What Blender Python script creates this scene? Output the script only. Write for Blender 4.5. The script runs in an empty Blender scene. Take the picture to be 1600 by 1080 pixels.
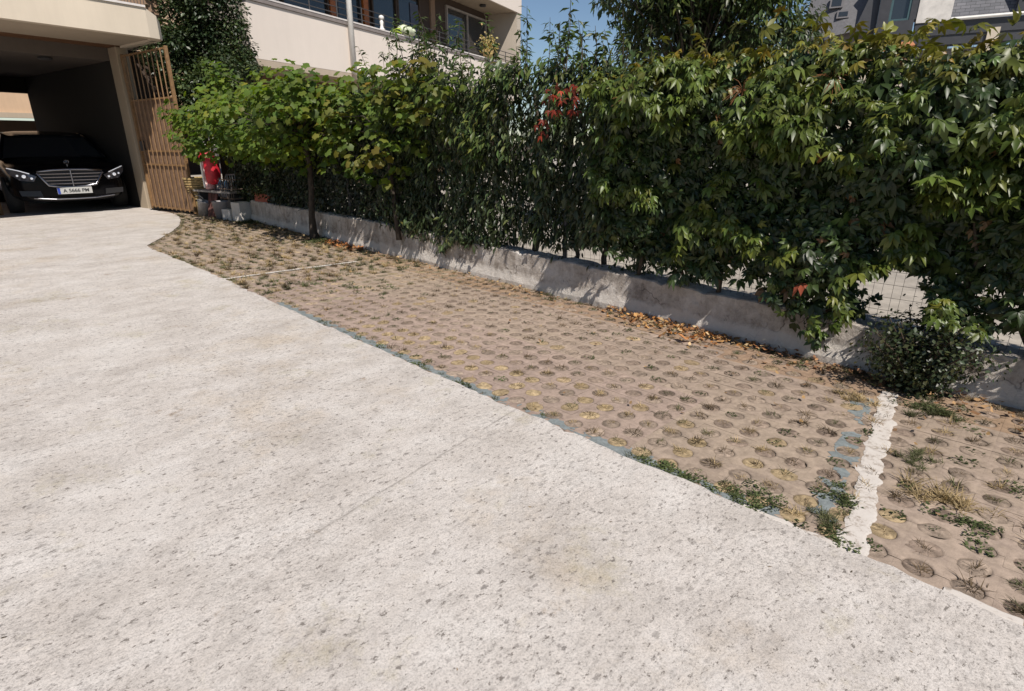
import bpy, bmesh, math, random
import numpy as np
from mathutils import Vector, Matrix
R = math.radians
random.seed(7); rng = np.random.default_rng(11)
scene = bpy.context.scene
COL = scene.collection

# ---------------------------------------------------------------- camera, sky, sun, exposure
cam_data = bpy.data.cameras.new('camera'); cam = bpy.data.objects.new('camera', cam_data); COL.objects.link(cam)
cam.location = (0, 0, 1.25); cam.rotation_euler = (R(90 - 19.51), 0, 0)
cam_data.sensor_width = 36; cam_data.lens = 36 * 889 / 1600; cam_data.clip_start = .05; cam_data.clip_end = 2000
scene.camera = cam
SUN = Vector((.342 * math.cos(R(50)), -.94 * math.cos(R(50)), math.sin(R(50)))).normalized()
world = bpy.data.worlds.new('World'); scene.world = world; world.use_nodes = True
nt = world.node_tree; bg = nt.nodes['Background']
sky = nt.nodes.new('ShaderNodeTexSky'); sky.sky_type = 'NISHITA'; sky.sun_disc = False
sky.sun_elevation = R(50); sky.sun_rotation = math.atan2(SUN.x, SUN.y)
sky.altitude = 600; sky.air_density = 1.0; sky.dust_density = .15; sky.ozone_density = 2.4
nt.links.new(sky.outputs[0], bg.inputs['Color']); bg.inputs['Strength'].default_value = .066
sl = bpy.data.lights.new('sun', 'SUN'); sl.energy = 4.6; sl.angle = R(.53); sl.color = (1, .935, .86)
so = bpy.data.objects.new('sun', sl); COL.objects.link(so); so.location = (3, -8, 12)
so.rotation_euler = SUN.to_track_quat('Z', 'Y').to_euler()
vs = scene.view_settings; vs.view_transform = 'Standard'; vs.look = 'None'; vs.gamma = 1; vs.exposure = .32

# ---------------------------------------------------------------- helpers
def props(o, label=None, cat=None, group=None, kind=None):
    if label: o['label'] = label
    if cat: o['category'] = cat
    if group: o['group'] = group
    if kind: o['kind'] = kind
    return o

def empty(name, loc, label, cat, group=None):
    o = bpy.data.objects.new(name, None); COL.objects.link(o); o.location = loc; o.empty_display_size = .1
    return props(o, label, cat, group)

def put(name, me, mat=None, parent=None, local=False):
    o = bpy.data.objects.new(name, me); COL.objects.link(o)
    if mat is not None:
        for m in (mat if isinstance(mat, (list, tuple)) else [mat]): me.materials.append(m)
    if parent is not None:
        o.parent = parent
        if not local:
            if parent.type == 'EMPTY': o.matrix_parent_inverse = Matrix.Translation(-parent.location)
    return o

class Frame:                       # along / out / up frame on a vertical plane
    def __init__(s, o, az, flip=False):
        a = R(az); s.o = Vector((o[0], o[1], 0)); s.d = Vector((math.sin(a), math.cos(a), 0)); s.n = Vector((s.d.y, -s.d.x, 0))
    def __call__(s, a, n, z): return s.o + s.d * a + s.n * n + Vector((0, 0, z))

class MB:
    def __init__(s): s.v = []; s.f = []; s.mi = []; s.cur = 0
    def add(s, vs_, fs):
        b = len(s.v); s.v += [tuple(v) for v in vs_]; s.f += [tuple(i + b for i in f) for f in fs]; s.mi += [s.cur] * len(fs)
    def box(s, fr, a0, a1, n0, n1, z0, z1):
        p = [fr(a, n, z) for z in (z0, z1) for a, n in ((a0, n0), (a1, n0), (a1, n1), (a0, n1))]
        s.add(p, [(3, 2, 1, 0), (4, 5, 6, 7), (0, 1, 5, 4), (1, 2, 6, 5), (2, 3, 7, 6), (3, 0, 4, 7)])
    def prism(s, pts, vec):
        pts = [Vector(p) for p in pts]; vec = Vector(vec); n = len(pts)
        s.add(pts + [p + vec for p in pts], [tuple(range(n - 1, -1, -1)), tuple(range(n, 2 * n))] + [(i, (i + 1) % n, n + (i + 1) % n, n + i) for i in range(n)])
    def tube(s, pts, r, seg=6, closed=False, cap=True):
        pts = [Vector(p) for p in pts]; n = len(pts)
        rr = r if isinstance(r, (list, tuple)) else [r] * n
        rings = []; up = None
        for i, p in enumerate(pts):
            if closed: t = pts[(i + 1) % n] - pts[i - 1]
            else: t = pts[min(i + 1, n - 1)] - pts[max(i - 1, 0)]
            t.normalize()
            if up is None: up = Vector((0, 0, 1)) if abs(t.z) < .9 else Vector((1, 0, 0))
            x = t.cross(up); x.normalize(); y = x.cross(t); y.normalize(); up = y
            rings.append([p + x * (rr[i] * math.cos(k * 2 * math.pi / seg)) + y * (rr[i] * math.sin(k * 2 * math.pi / seg)) for k in range(seg)])
        vs_ = [v for r_ in rings for v in r_]; fs = []
        for i in range(n if closed else n - 1):
            j = (i + 1) % n
            for k in range(seg):
                l = (k + 1) % seg
                fs.append((i * seg + k, i * seg + l, j * seg + l, j * seg + k))
        if cap and not closed: fs += [tuple(range(seg - 1, -1, -1)), tuple((n - 1) * seg + k for k in range(seg))]
        s.add(vs_, fs)
    def lathe(s, prof, c, seg=16, axis=None, sx=1., sy=1.):
        c = Vector(c); vs_ = []; fs = []
        M = axis if axis is not None else Matrix.Identity(3)
        for r, z in prof:
            for k in range(seg):
                a = k * 2 * math.pi / seg
                vs_.append(c + M @ Vector((r * math.cos(a) * sx, r * math.sin(a) * sy, z)))
        for i in range(len(prof) - 1):
            for k in range(seg):
                l = (k + 1) % seg; fs.append((i * seg + k, i * seg + l, (i + 1) * seg + l, (i + 1) * seg + k))
        fs += [tuple(range(seg - 1, -1, -1)), tuple((len(prof) - 1) * seg + k for k in range(seg))]
        s.add(vs_, fs)
    def mesh(s, name, smooth=False):
        me = bpy.data.meshes.new(name); me.from_pydata(s.v, [], s.f)
        if any(s.mi): me.polygons.foreach_set('material_index', s.mi)
        if smooth: me.polygons.foreach_set('use_smooth', [True] * len(me.polygons))
        me.update(); return me
    def build(s, name, mat, parent=None, smooth=False, local=False, bevel=0, seg=2):
        o = put(name, s.mesh(name, smooth), mat, parent, local)
        if bevel:
            b = o.modifiers.new('bevel', 'BEVEL'); b.width = bevel; b.segments = seg; b.limit_method = 'ANGLE'
        return o

def np_mesh(name, V, F, colors=None, smooth=False, mats=None, midx=None):
    """V (n,3), F (m,k) all faces the same size, colors (n,3)"""
    me = bpy.data.meshes.new(name); n = len(V); m, k = F.shape
    me.vertices.add(n); me.vertices.foreach_set('co', np.asarray(V, np.float32).ravel())
    me.loops.add(m * k); me.loops.foreach_set('vertex_index', np.asarray(F, np.int32).ravel())
    me.polygons.add(m); me.polygons.foreach_set('loop_start', np.arange(0, m * k, k, dtype=np.int32))
    try: me.polygons.foreach_set('loop_total', np.full(m, k, np.int32))
    except Exception: pass
    if midx is not None: me.polygons.foreach_set('material_index', np.asarray(midx, np.int32))
    if smooth: me.polygons.foreach_set('use_smooth', np.ones(m, bool))
    me.update(calc_edges=True); me.validate()
    if colors is not None:
        at = me.color_attributes.new('col', 'FLOAT_COLOR', 'POINT')
        at.data.foreach_set('color', np.concatenate([colors, np.ones((n, 1))], 1).astype(np.float32).ravel())
    return me

def unit(a): return a / np.maximum(np.linalg.norm(a, axis=1, keepdims=True), 1e-9)

def scatter(tv, tf, P, N, T, S, C):
    """place template (k verts) at each P, normal N, tip direction T, scale S, colour C"""
    tv = np.asarray(tv, float); tf = np.asarray(tf, int); k = len(tv); n = len(P)
    N = unit(N); T = unit(T - N * np.sum(N * T, 1, keepdims=True)); X = np.cross(T, N)
    S = np.asarray(S).reshape(-1, 1, 1)
    V = P[:, None, :] + S * (tv[None, :, 0:1] * X[:, None, :] + tv[None, :, 1:2] * T[:, None, :] + tv[None, :, 2:3] * N[:, None, :])
    F = tf[None] + (np.arange(n) * k)[:, None, None]
    return V.reshape(-1, 3), F.reshape(-1, tf.shape[1]), np.repeat(C, k, axis=0)

def join(parts):
    V = []; F = []; C = []; b = 0
    for v, f, c in parts: V.append(v); F.append(f + b); C.append(c); b += len(v)
    return np.concatenate(V), np.concatenate(F), np.concatenate(C)

R2 = math.sqrt(2)
def QP(q, p, z=0.): return Vector(((p - q) / R2, (p + q) / R2, z))
def qp_np(q, p, z): return np.stack([(p - q) / R2, (p + q) / R2, z], 1)
dW = np.array([-.7071, .7071, 0]); nW = np.array([-.7071, -.7071, 0])     # along the wall (away), out of the wall (to the drive)
def wallp(q): return 3.665 + .026 * q
def wallz(q): return np.clip(.243 + .016 * np.asarray(q), .2, .34)

# ---------------------------------------------------------------- materials
class Mat:
    def __init__(s, name, base=(.5, .5, .5), rough=.8, metal=0., spec=.5):
        s.m = bpy.data.materials.new(name); s.m.use_nodes = True; s.t = s.m.node_tree; s.b = s.t.nodes['Principled BSDF']
        s.b.inputs['Base Color'].default_value = (*base, 1); s.b.inputs['Roughness'].default_value = rough
        s.b.inputs['Metallic'].default_value = metal; s.b.inputs['Specular IOR Level'].default_value = spec
        s._co = None; s.base = base
    def n(s, typ, **kw):
        nd = s.t.nodes.new(typ)
        for k, v in kw.items():
            if k in nd.inputs: nd.inputs[k].default_value = v
            else: setattr(nd, k, v)
        return nd
    def l(s, a, b): s.t.links.new(a, b)
    def co(s, scale=(1, 1, 1), rot=(0, 0, 0), obj=True):
        if s._co is None: s._co = s.n('ShaderNodeNewGeometry')
        src = s._co.outputs['Position']
        if any(rot):                      # turn first, stretch afterwards
            mr = s.n('ShaderNodeMapping'); mr.inputs['Rotation'].default_value = rot; s.l(src, mr.inputs['Vector']); src = mr.outputs[0]
        mp = s.n('ShaderNodeMapping'); mp.inputs['Scale'].default_value = scale
        s.l(src, mp.inputs['Vector']); return mp.outputs[0]
    def noise(s, sc, det=5, rough=.6, co=None, dist=0.):
        nd = s.n('ShaderNodeTexNoise'); nd.inputs['Scale'].default_value = sc; nd.inputs['Detail'].default_value = det
        nd.inputs['Roughness'].default_value = rough; nd.inputs['Distortion'].default_value = dist
        s.l(co or s.co(), nd.inputs['Vector']); return nd.outputs['Fac']
    def ramp(s, fac, stops, interp='LINEAR'):
        r = s.n('ShaderNodeValToRGB'); e = r.color_ramp.elements; r.color_ramp.interpolation = interp
        while len(e) < len(stops): e.new(.5)
        for i, (p, c) in enumerate(stops):
            e[i].position = p; e[i].color = (c, c, c, 1) if not isinstance(c, (tuple, list)) else (*c, 1)
        s.l(fac, r.inputs[0]); return r.outputs[0]
    def mix(s, fac, a, b, mode='MIX'):
        m = s.n('ShaderNodeMix'); m.data_type = 'RGBA'; m.blend_type = mode
        for sock, v in ((m.inputs[0], fac), (m.inputs[6], a), (m.inputs[7], b)):
            if hasattr(v, 'is_linked') or hasattr(v, 'links'): s.l(v, sock)
            elif isinstance(v, (tuple, list)): sock.default_value = (*v, 1)
            else: sock.default_value = v
        return m.outputs[2]
    def math(s, op, a, b=0.):
        m = s.n('ShaderNodeMath', operation=op)
        for sock, v in zip(m.inputs, (a, b)):
            if isinstance(v, (int, float)): sock.default_value = v
            else: s.l(v, sock)
        return m.outputs[0]
    def color(s, sock): s.l(sock, s.b.inputs['Base Color']); return s
    def bump(s, h, strength=.3, dist=.01, prev=None):
        b = s.n('ShaderNodeBump'); b.inputs['Strength'].default_value = strength; b.inputs['Distance'].default_value = dist
        s.l(h, b.inputs['Height'])
        if prev is not None: s.l(prev, b.inputs['Normal'])
        s.l(b.outputs[0], s.b.inputs['Normal']); return b.outputs[0]

def plain(name, base, rough=.7, metal=0., var=.15, sc=6., bump=0.):
    M = Mat(name, base, rough, metal)
    f = M.noise(sc, 6, .65)
    a = tuple(c * (1 - var) for c in base); b = tuple(min(1, c * (1 + var)) for c in base)
    M.color(M.ramp(f, [(.3, a), (.7, b)]))
    if bump: M.bump(M.noise(sc * 14, 4, .6), bump, .004)
    return M.m

def attr_mat(name, rough=.6, trans=0., spec=.5, tint=(1.3, 1.5, .45), bump=0., noise=0.):
    M = Mat(name, rough=rough, spec=spec)
    a = M.n('ShaderNodeAttribute', attribute_name='col')
    c = a.outputs['Color']
    if noise:
        c = M.mix(1., c, M.ramp(M.noise(noise, 6, .7), [(.25, .68), (.75, 1.3)]), 'MULTIPLY')
    M.color(c)
    if bump: M.bump(M.noise(220, 4, .65), bump, .003)
    if trans:
        tr = M.n('ShaderNodeBsdfTranslucent'); M.l(M.mix(1., c, tint, 'MULTIPLY'), tr.inputs['Color'])
        mx = M.n('ShaderNodeMixShader'); mx.inputs[0].default_value = trans
        out = M.t.nodes['Material Output']
        M.l(M.b.outputs[0], mx.inputs[1]); M.l(tr.outputs[0], mx.inputs[2]); M.l(mx.outputs[0], out.inputs['Surface'])
    return M.m

def concrete_drive():
    M = Mat('broomed_concrete', rough=.85, spec=.25)
    rot = (0, 0, R(-40))
    aniso = M.co((1.0, 2.1, 1), rot)
    a2 = M.co((1, 1.45, 1), rot)
    mid = M.noise(2.2, 7, .68, a2); fine = M.noise(30, 8, .8, aniso); grit = M.noise(150, 6, .8); speck = M.noise(62, 7, .78, a2)
    c = M.ramp(mid, [(.33, (.44, .40, .362)), (.5, (.515, .475, .437)), (.66, (.57, .535, .50))])
    wear = M.ramp(M.noise(.75, 5, .62), [(.36, .15), (.62, 1.)])                 # where the skin of the slab has gone
    c = M.mix(M.math('MULTIPLY', wear, .9), c, M.ramp(fine, [(.36, (.60, .59, .58)), (.47, (.95, .95, .95)), (.62, (1.12, 1.11, 1.10))]), 'MULTIPLY')
    c = M.mix(.85, c, M.ramp(grit, [(.36, .52), (.48, 1.0), (.64, 1.17)]), 'MULTIPLY')
    c = M.mix(.38, c, M.ramp(M.noise(7, 8, .8, a2), [(.36, .66), (.5, 1.0), (.64, 1.15)]), 'MULTIPLY')
    # tan, mossy and grey stains, each with its own outline
    c = M.mix(M.ramp(M.noise(1.0, 7, .7), [(.53, 0.), (.66, .55)]), c, M.mix(1., c, (.85, .75, .60), 'MULTIPLY'))
    c = M.mix(M.ramp(M.noise(1.9, 8, .74, M.co((1, 1, 1), (0, 0, 1.1))), [(.57, 0.), (.68, .6)]), c, M.mix(1., c, (.76, .73, .55), 'MULTIPLY'))
    c = M.mix(M.ramp(M.noise(2.4, 8, .78, M.co((1.2, .8, 1), (0, 0, 2.0))), [(.57, 0.), (.70, .6)]), c, M.mix(1., c, (.64, .63, .62), 'MULTIPLY'))
    c = M.mix(M.ramp(M.noise(3.1, 8, .75, M.co((1, 1, 1), (0, 0, .5))), [(.625, 0.), (.70, .8)]), c, M.mix(1., c, (.55, .46, .36), 'MULTIPLY'))
    c = M.mix(M.ramp(M.noise(.9, 5, .65, M.co((1, 1, 1), (0, 0, 2.6))), [(.52, 0.), (.70, .35)]), c, (.60, .57, .535))
    # pitting: specks where the noise dips, plus single pock marks of very mixed size
    pit = M.ramp(speck, [(.405, 1.), (.455, 0.)]); pit2 = M.ramp(M.noise(33, 7, .76, a2), [(.388, 1.), (.424, 0.)]); pit3 = M.ramp(M.noise(11, 9, .80, a2), [(.352, 1.), (.38, 0.)])
    def marks(scale, lo, hi, thr, coords):
        wob = M.n('ShaderNodeTexNoise'); wob.inputs['Scale'].default_value = scale * 1.6; wob.inputs['Detail'].default_value = 6; wob.inputs['Roughness'].default_value = .75
        M.l(coords, wob.inputs['Vector'])
        va = M.n('ShaderNodeVectorMath', operation='MULTIPLY_ADD'); va.inputs[1].default_value = (1.9 / scale,) * 3
        M.l(wob.outputs['Color'], va.inputs[0]); M.l(coords, va.inputs[2])
        v = M.n('ShaderNodeTexVoronoi'); v.inputs['Scale'].default_value = scale; M.l(va.outputs[0], v.inputs['Vector'])
        sep = M.n('ShaderNodeSeparateColor'); M.l(v.outputs['Color'], sep.inputs[0])
        d = M.math('SUBTRACT', v.outputs['Distance'], M.math('MULTIPLY', M.math('POWER', sep.outputs[0], 2.2), .34))
        m = M.ramp(d, [(lo, 1.), (hi, 0.)])
        return M.math('MULTIPLY', m, M.ramp(sep.outputs[1], [(thr, 0.), (min(thr + .4, 1), 1.)]))
    m1 = M.math('MULTIPLY', marks(32, .02, .17, .30, M.co((1, 1.7, 1), rot)), M.ramp(M.noise(1.3, 4, .6), [(.38, .15), (.60, 1.)]))
    c = M.mix(M.math('MULTIPLY', m1, .95), c, (.20, .18, .165))
    c = M.mix(M.math('MULTIPLY', M.math('MULTIPLY', pit, M.ramp(M.noise(1.6, 4, .6), [(.35, .2), (.6, 1.)])), .75), c, (.21, .19, .175))
    c = M.mix(M.math('MULTIPLY', pit2, .92), c, (.165, .145, .128))
    c = M.mix(M.math('MULTIPLY', pit3, .6), c, (.25, .225, .205))
    # one faint saw cut across the slab
    sp = M.n('ShaderNodeSeparateXYZ'); M.l(M.co((1, 1, 1), (0, 0, R(-45))), sp.inputs[0])      # x = p, y = q
    line = M.math('ABSOLUTE', M.math('SUBTRACT', M.math('ADD', sp.outputs[1], M.math('MULTIPLY', M.noise(9, 4, .6), .02)), M.math('ADD', M.math('MULTIPLY', sp.outputs[0], .165), 1.515)))
    lm = M.math('MULTIPLY', M.ramp(line, [(.0015, 1.), (.0075, 0.)]), M.ramp(sp.outputs[0], [(.35, 0.), (.6, 1.)]))
    lm = M.math('MULTIPLY', lm, M.ramp(M.noise(5, 5, .7), [(.40, .15), (.58, .8)]))
    c = M.mix(lm, c, (.20, .18, .16))
    M.color(c)
    h = M.math('ADD', M.math('MULTIPLY', grit, .6), M.math('ADD', fine, M.math('MULTIPLY', M.math('MAXIMUM', m1, pit2), -.6)))
    M.bump(h, .38, .006); return M.m

def stucco(name, base, stain=.2, bump=.2):
    M = Mat(name, base, .9, spec=.2)
    c = M.ramp(M.noise(.8, 5, .6), [(.3, tuple(x * (1 - stain * .5) for x in base)), (.7, tuple(min(x * 1.05, .9) for x in base))])
    c = M.mix(.5 * stain / .2 * .4, c, M.ramp(M.noise(3, 6, .7, M.co((3, 3, .25))), [(.35, .72), (.6, 1.)]), 'MULTIPLY')
    M.color(c); M.bump(M.noise(140, 4, .6), bump, .004); return M.m

def old_wall():
    M = Mat('old_render', rough=.92, spec=.2)
    mid = M.noise(5, 8, .7); fine = M.noise(38, 7, .75); grit = M.noise(190, 4, .7)
    c = M.ramp(mid, [(.34, (.27, .235, .205)), (.5, (.50, .452, .405)), (.64, (.62, .58, .535))])
    c = M.mix(.8, c, M.ramp(fine, [(.3, .68), (.5, 1.), (.75, 1.12)]), 'MULTIPLY')
    c = M.mix(M.ramp(M.noise(2.4, 6, .7, M.co((1, 1, .5), (0, 0, .7))), [(.52, 0.), (.66, .7)]), c, M.mix(1., c, (.66, .62, .58), 'MULTIPLY'))
    c = M.mix(M.ramp(M.noise(9, 6, .8), [(.60, 0.), (.66, .7)]), c, (.15, .13, .115))
    drip = M.ramp(M.noise(6, 7, .75, M.co((1, 1, .16))), [(.50, 0.), (.64, .65)])
    c = M.mix(drip, c, M.mix(1., c, (.62, .58, .54), 'MULTIPLY'))
    vc = M.n('ShaderNodeTexVoronoi', feature='DISTANCE_TO_EDGE'); vc.inputs['Scale'].default_value = 2.6
    wv = M.n('ShaderNodeVectorMath', operation='MULTIPLY_ADD'); wn = M.n('ShaderNodeTexNoise'); wn.inputs['Scale'].default_value = 7; wn.inputs['Detail'].default_value = 5; M.l(M.co(), wn.inputs['Vector'])
    wv.inputs[1].default_value = (.22,) * 3; M.l(wn.outputs['Color'], wv.inputs[0]); M.l(M.co(), wv.inputs[2]); M.l(wv.outputs[0], vc.inputs['Vector'])
    crack = M.math('MULTIPLY', M.ramp(vc.outputs['Distance'], [(.004, 1.), (.014, 0.)]), M.ramp(M.noise(3, 4, .6), [(.48, 0.), (.56, .8)]))
    c = M.mix(crack, c, (.12, .105, .09))
    # pale splash of salt and lime along the foot of the wall
    sep = M.n('ShaderNodeSeparateXYZ'); M.l(M.co(), sep.inputs[0])
    hz = M.math('ADD', sep.outputs[2], M.math('MULTIPLY', M.noise(7, 5, .7), -.16))
    c = M.mix(M.ramp(hz, [(0.0, .7), (.03, 0.)]), c, (.68, .63, .57))
    M.color(c); M.bump(M.math('ADD', fine, M.math('MULTIPLY', grit, .4)), .8, .02); return M.m

MAT = {}
MAT['drive'] = concrete_drive()
MAT['wall'] = old_wall()
MAT['paver'] = attr_mat('paver_concrete', .9, bump=.5, spec=.2, noise=24)
MAT['fill'] = attr_mat('hole_fill', 1., bump=.9, spec=.1, noise=90)
MAT['leaf'] = attr_mat('glossy_leaf', .42, .17, .40)
MAT['vine'] = attr_mat('thin_leaf', .52, .42, .35, tint=(1.45, 1.6, .4))
MAT['grass'] = attr_mat('blade', .7, .2, .25, tint=(1.1, 1.1, .8))
MAT['litter'] = attr_mat('dry_leaf', .75, .12, .25, tint=(1.2, 1., .7))
MAT['cream'] = stucco('cream_render', (.66, .59, .525), .07)
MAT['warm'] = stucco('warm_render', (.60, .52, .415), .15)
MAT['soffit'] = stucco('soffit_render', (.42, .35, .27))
MAT['brown'] = stucco('brown_render', (.085, .062, .05))
MAT['tunnel'] = stucco('tunnel_render', (.028, .025, .022))  # near black: the passage's lack of light is put into the colour
MAT['tan_wall'] = stucco('tan_render', (.30, .20, .135))
MAT['coping'] = plain('coping_metal', (.22, .19, .175), .5, .0)
MAT['coping_edge'] = plain('pale_coping', (.62, .58, .55), .6)
MAT['wood_dark'] = plain('dark_timber', (.06, .035, .02), .6, sc=12)
MAT['beam'] = plain('beam_paint', (.14, .065, .028), .7, sc=8)
MAT['gate'] = plain('ochre_gate_paint', (.20, .115, .052), .5, .0, .3, 20, .2)
MAT['steel'] = plain('grey_steel', (.22, .22, .23), .45, .6, .2, 30)
MAT['rail'] = plain('rail_paint', (.05, .048, .05), .55, .1)
MAT['wire'] = plain('fence_wire', (.05, .055, .05), .55, .4)
MAT['white'] = plain('white_plastic', (.72, .70, .66), .45, 0, .06, 10)
MAT['orange'] = plain('orange_varnish', (.46, .13, .025), .45, 0, .2, 9)
MAT['glass'] = Mat('window_glass', (.025, .03, .035), .06, 0, .9).m
MAT['bark'] = plain('bark', (.05, .038, .028), .95, 0, .45, 26, .9)
MAT['stem'] = plain('stem', (.07, .05, .033), .9, 0, .35, 30, .4)
MAT['slate'] = None
MAT['soil'] = plain('soil', (.095, .07, .05), 1., 0, .4, 14, .8)
MAT['yard'] = plain('yard_gravel', (.33, .295, .25), .95, 0, .25, 5, .6)

# ---------------------------------------------------------------- ground, yard, drive
def sheet(name, pts, z, mat, kind='structure'):
    m = MB(); m.add([(x, y, z) for x, y in pts], [tuple(range(len(pts)))])
    return props(m.build(name, mat), kind=kind)
sheet('ground', [(-900, -900), (900, -900), (900, 900), (-900, 900)], -.06, MAT['soil'])
def q2(q, p): v = QP(q, p); return (v.x, v.y)
sheet('yard', [q2(-12, wallp(-12) + .2), q2(-12, 60), q2(40, 60), q2(24, wallp(11) + .8), q2(11, wallp(11) + .8), q2(10.4, wallp(10.4) + .2)], .12, MAT['yard'])

def edge_q(q):                                   # p of the drive's edge at q
    K = [(-9, 1.86), (0, 1.86), (2.2, 1.835), (4.4, 1.845), (6, 1.885), (8.5, 1.865), (8.62, 1.885), (9.15, 2.17), (9.72, 2.47), (10.4, 2.78), (11.01, 2.98), (11.72, 3.17), (12.2, 3.24), (12.51, 3.26), (13.0, 3.2), (13.41, 3.14), (13.72, 3.17)]
    return float(np.interp(q, [k[0] for k in K], [k[1] for k in K]))
eq = [-9 + i * .045 for i in range(int((13.7 + 9) / .045))]
epts = []
for q in eq:
    chip = .006 * math.sin(q * 9.1) + .004 * math.sin(q * 31 + 1) + random.gauss(0, .0035)
    if random.random() < .03: chip -= random.uniform(.01, .022)
    epts.append(q2(q, edge_q(q) + chip))
drive = MB()
poly = epts + [(-7.30, 12.05), (-13.6, 16.55), (-17, 22), (-40, 24), (-40, -30), (12, -30)]
nb = len(poly)
drive.add([(x, y, 0) for x, y in poly] + [(x, y, -.05) for x, y in epts], [tuple(range(nb))] + [(i + 1, i, nb + i, nb + i + 1) for i in range(len(epts) - 1)])
bm = bmesh.new(); bm.from_mesh(drive.mesh('drive')); bmesh.ops.triangulate(bm, faces=[f for f in bm.faces if len(f.verts) > 4]); bmesh.ops.recalc_face_normals(bm, faces=bm.faces)
me = bpy.data.meshes.new('driveway'); bm.to_mesh(me); bm.free()
props(put('driveway', me, MAT['drive']), kind='structure')

# ---------------------------------------------------------------- perforated pavers: rows of blocks that leave round holes
PITCH = .1275; RAD = .0425; Q0 = .0; P0 = 1.949
def vnoise(x, y, s=0):
    return (math.sin(x * 1.7 + y * .9 + s) + math.sin(x * .6 - y * 2.3 + 2 * s) + math.sin(x * 3.1 + y * 1.9 + 3.1 * s) * .6 + math.sin(x * 5.3 - y * 4.1 + s * 1.3) * .4) / 3.
cells = []
for i in range(-30, 100):
    for j in range(-1, 24):
        q = Q0 + i * PITCH; p = P0 + j * PITCH
        if q < -3.2: continue
        lim = wallp(q) - .02 if q < 10.35 else wallp(10.35) + .25
        if p > lim or q > 12.6: continue
        e = edge_q(q); e = min(e, edge_q(q + .06), edge_q(q - .06))
        if p < e - .09: continue
        cells.append((i, j, q, p))
RIN = [RAD, RAD + .0035, RAD + .010]; NA = 9
def block_rand(i, j, half):      # blocks: between two joint lines, about two holes long
    b = (math.floor((i + (j % 2)) / 2), j + half)
    r = np.random.default_rng((b[0] * 7349 + b[1] * 9151 + 40000) & 0x7fffffff); return r.random(4)
pv = []; pf = []; pc = []
wl_v = []; wl_f = []; wl_c = []; bl_v = []; bl_f = []; bl_c = []
fill = []; holes = []
def white1(q, p):                # the near white line: q along, p across
    t = (p - 1.80) / 1.70
    return q - (.285 + t * .27)
for (i, j, q, p) in cells:
    zc = -.016 + .0055 * vnoise(q * .7, p * .8, 1.3)
    for half in (0, 1):
        rb = block_rand(i, j, half); dz = zc + (rb[0] - .5) * .002
        tone = .95 + .12 * rb[1] + .08 * vnoise(q * 1.1, p * 1.6, 5)
        warm = .5 + .5 * vnoise(q * .9 + 3, p * 1.3, 8) + (rb[2] - .5) * .5
        base = np.array([.318, .250, .192]) * (1 - max(0, min(1, warm))) + np.array([.320, .248, .202]) * max(0, min(1, warm))
        if 1.2 < q < 5.5 and p < 2.6: base = base * .6 + np.array([.330, .243, .210]) * .4
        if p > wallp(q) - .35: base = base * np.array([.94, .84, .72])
        col = base * tone
        sg = 1 if half == 0 else -1
        ring = []
        for k in range(NA):
            a = math.pi * (k + .16 * (k == 0) - .16 * (k == NA - 1)) / (NA - 1)
            ca, sa = math.cos(a), math.sin(a)
            t = 1 / max(abs(ca), abs(sa)); h = PITCH / 2
            ring.append((ca, sa, t * h))
        b0 = len(pv); wob = .0012 * math.sin(q * 37 + p * 21)
        for k, (ca, sa, ro) in enumerate(ring):
            gp_ = max(.0002, .0004 + .0009 * vnoise(q * 7, p * 5, 11) + wob * .4) if q < 4.6 else .0002
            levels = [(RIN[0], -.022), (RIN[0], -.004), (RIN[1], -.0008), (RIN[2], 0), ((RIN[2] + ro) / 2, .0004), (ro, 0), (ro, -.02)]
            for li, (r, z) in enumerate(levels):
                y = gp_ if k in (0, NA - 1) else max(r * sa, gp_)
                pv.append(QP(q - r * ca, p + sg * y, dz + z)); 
                hole_tone = .62 if li < 2 else (.9 if li == 2 else 1.)  # hole walls and rims darker than the block tops
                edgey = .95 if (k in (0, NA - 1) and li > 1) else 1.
                pc.append(col * hole_tone * edgey)
        L = 7
        for k in range(NA - 1):
            for li in range(L - 2):
                f = (b0 + k * L + li, b0 + k * L + li + 1, b0 + (k + 1) * L + li + 1, b0 + (k + 1) * L + li)
                pf.append(f if sg > 0 else f[::-1])
                # worn paint lies on the block tops as its own thin sheet
                if li >= 2:
                    idx = f if sg > 0 else f[::-1]
                    c = sum((pv[x] for x in idx), Vector()) / 4
                    cq = (c.y - c.x) / R2; cp = (c.y + c.x) / R2
                    n1 = vnoise(cq * 19, cp * 17, 4) ; n2 = vnoise(cq * 41, cp * 37, 9)
                    d = white1(cq, cp)
                    isb = (.07 < d + .02 * n1 < .155 and vnoise(cq * 5, cp * 6, 2.2) + .5 * n2 > -.25 and cp < 3.3) \
                        or (cp < edge_q(cq) + .085 + .02 * n1 and .55 < cq < 4.7 and vnoise(cq * 3.6, cp * 4, 6) + .4 * n2 > -.5)
                    if isb:
                        bb = len(bl_v); bl_v += [pv[x] + Vector((0, 0, .0016)) for x in idx]; bl_f.append((bb, bb + 1, bb + 2, bb + 3))
                        bl_c += [np.array([.185, .208, .208]) * (1 + .18 * n2)] * 4
        # joint along the row: the flat top stops short of it, the soil below shows
    holes.append((q, p, zc, i, j))
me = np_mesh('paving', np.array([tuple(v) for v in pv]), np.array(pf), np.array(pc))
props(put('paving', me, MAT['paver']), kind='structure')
MAT['joint_sand'] = plain('joint_sand', (.19, .14, .105), 1., 0, .35, 30, .6)
sheet('paving_bed', [q2(-3.4, 1.80), q2(8.6, 1.80), q2(9.7, 2.4), q2(11, 2.9), q2(12.3, 3.2), q2(13.4, 3.1), q2(13.0, 4.1), q2(10.3, 4.0), q2(-3.4, 3.62)], -.0275, MAT['joint_sand'])
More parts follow.
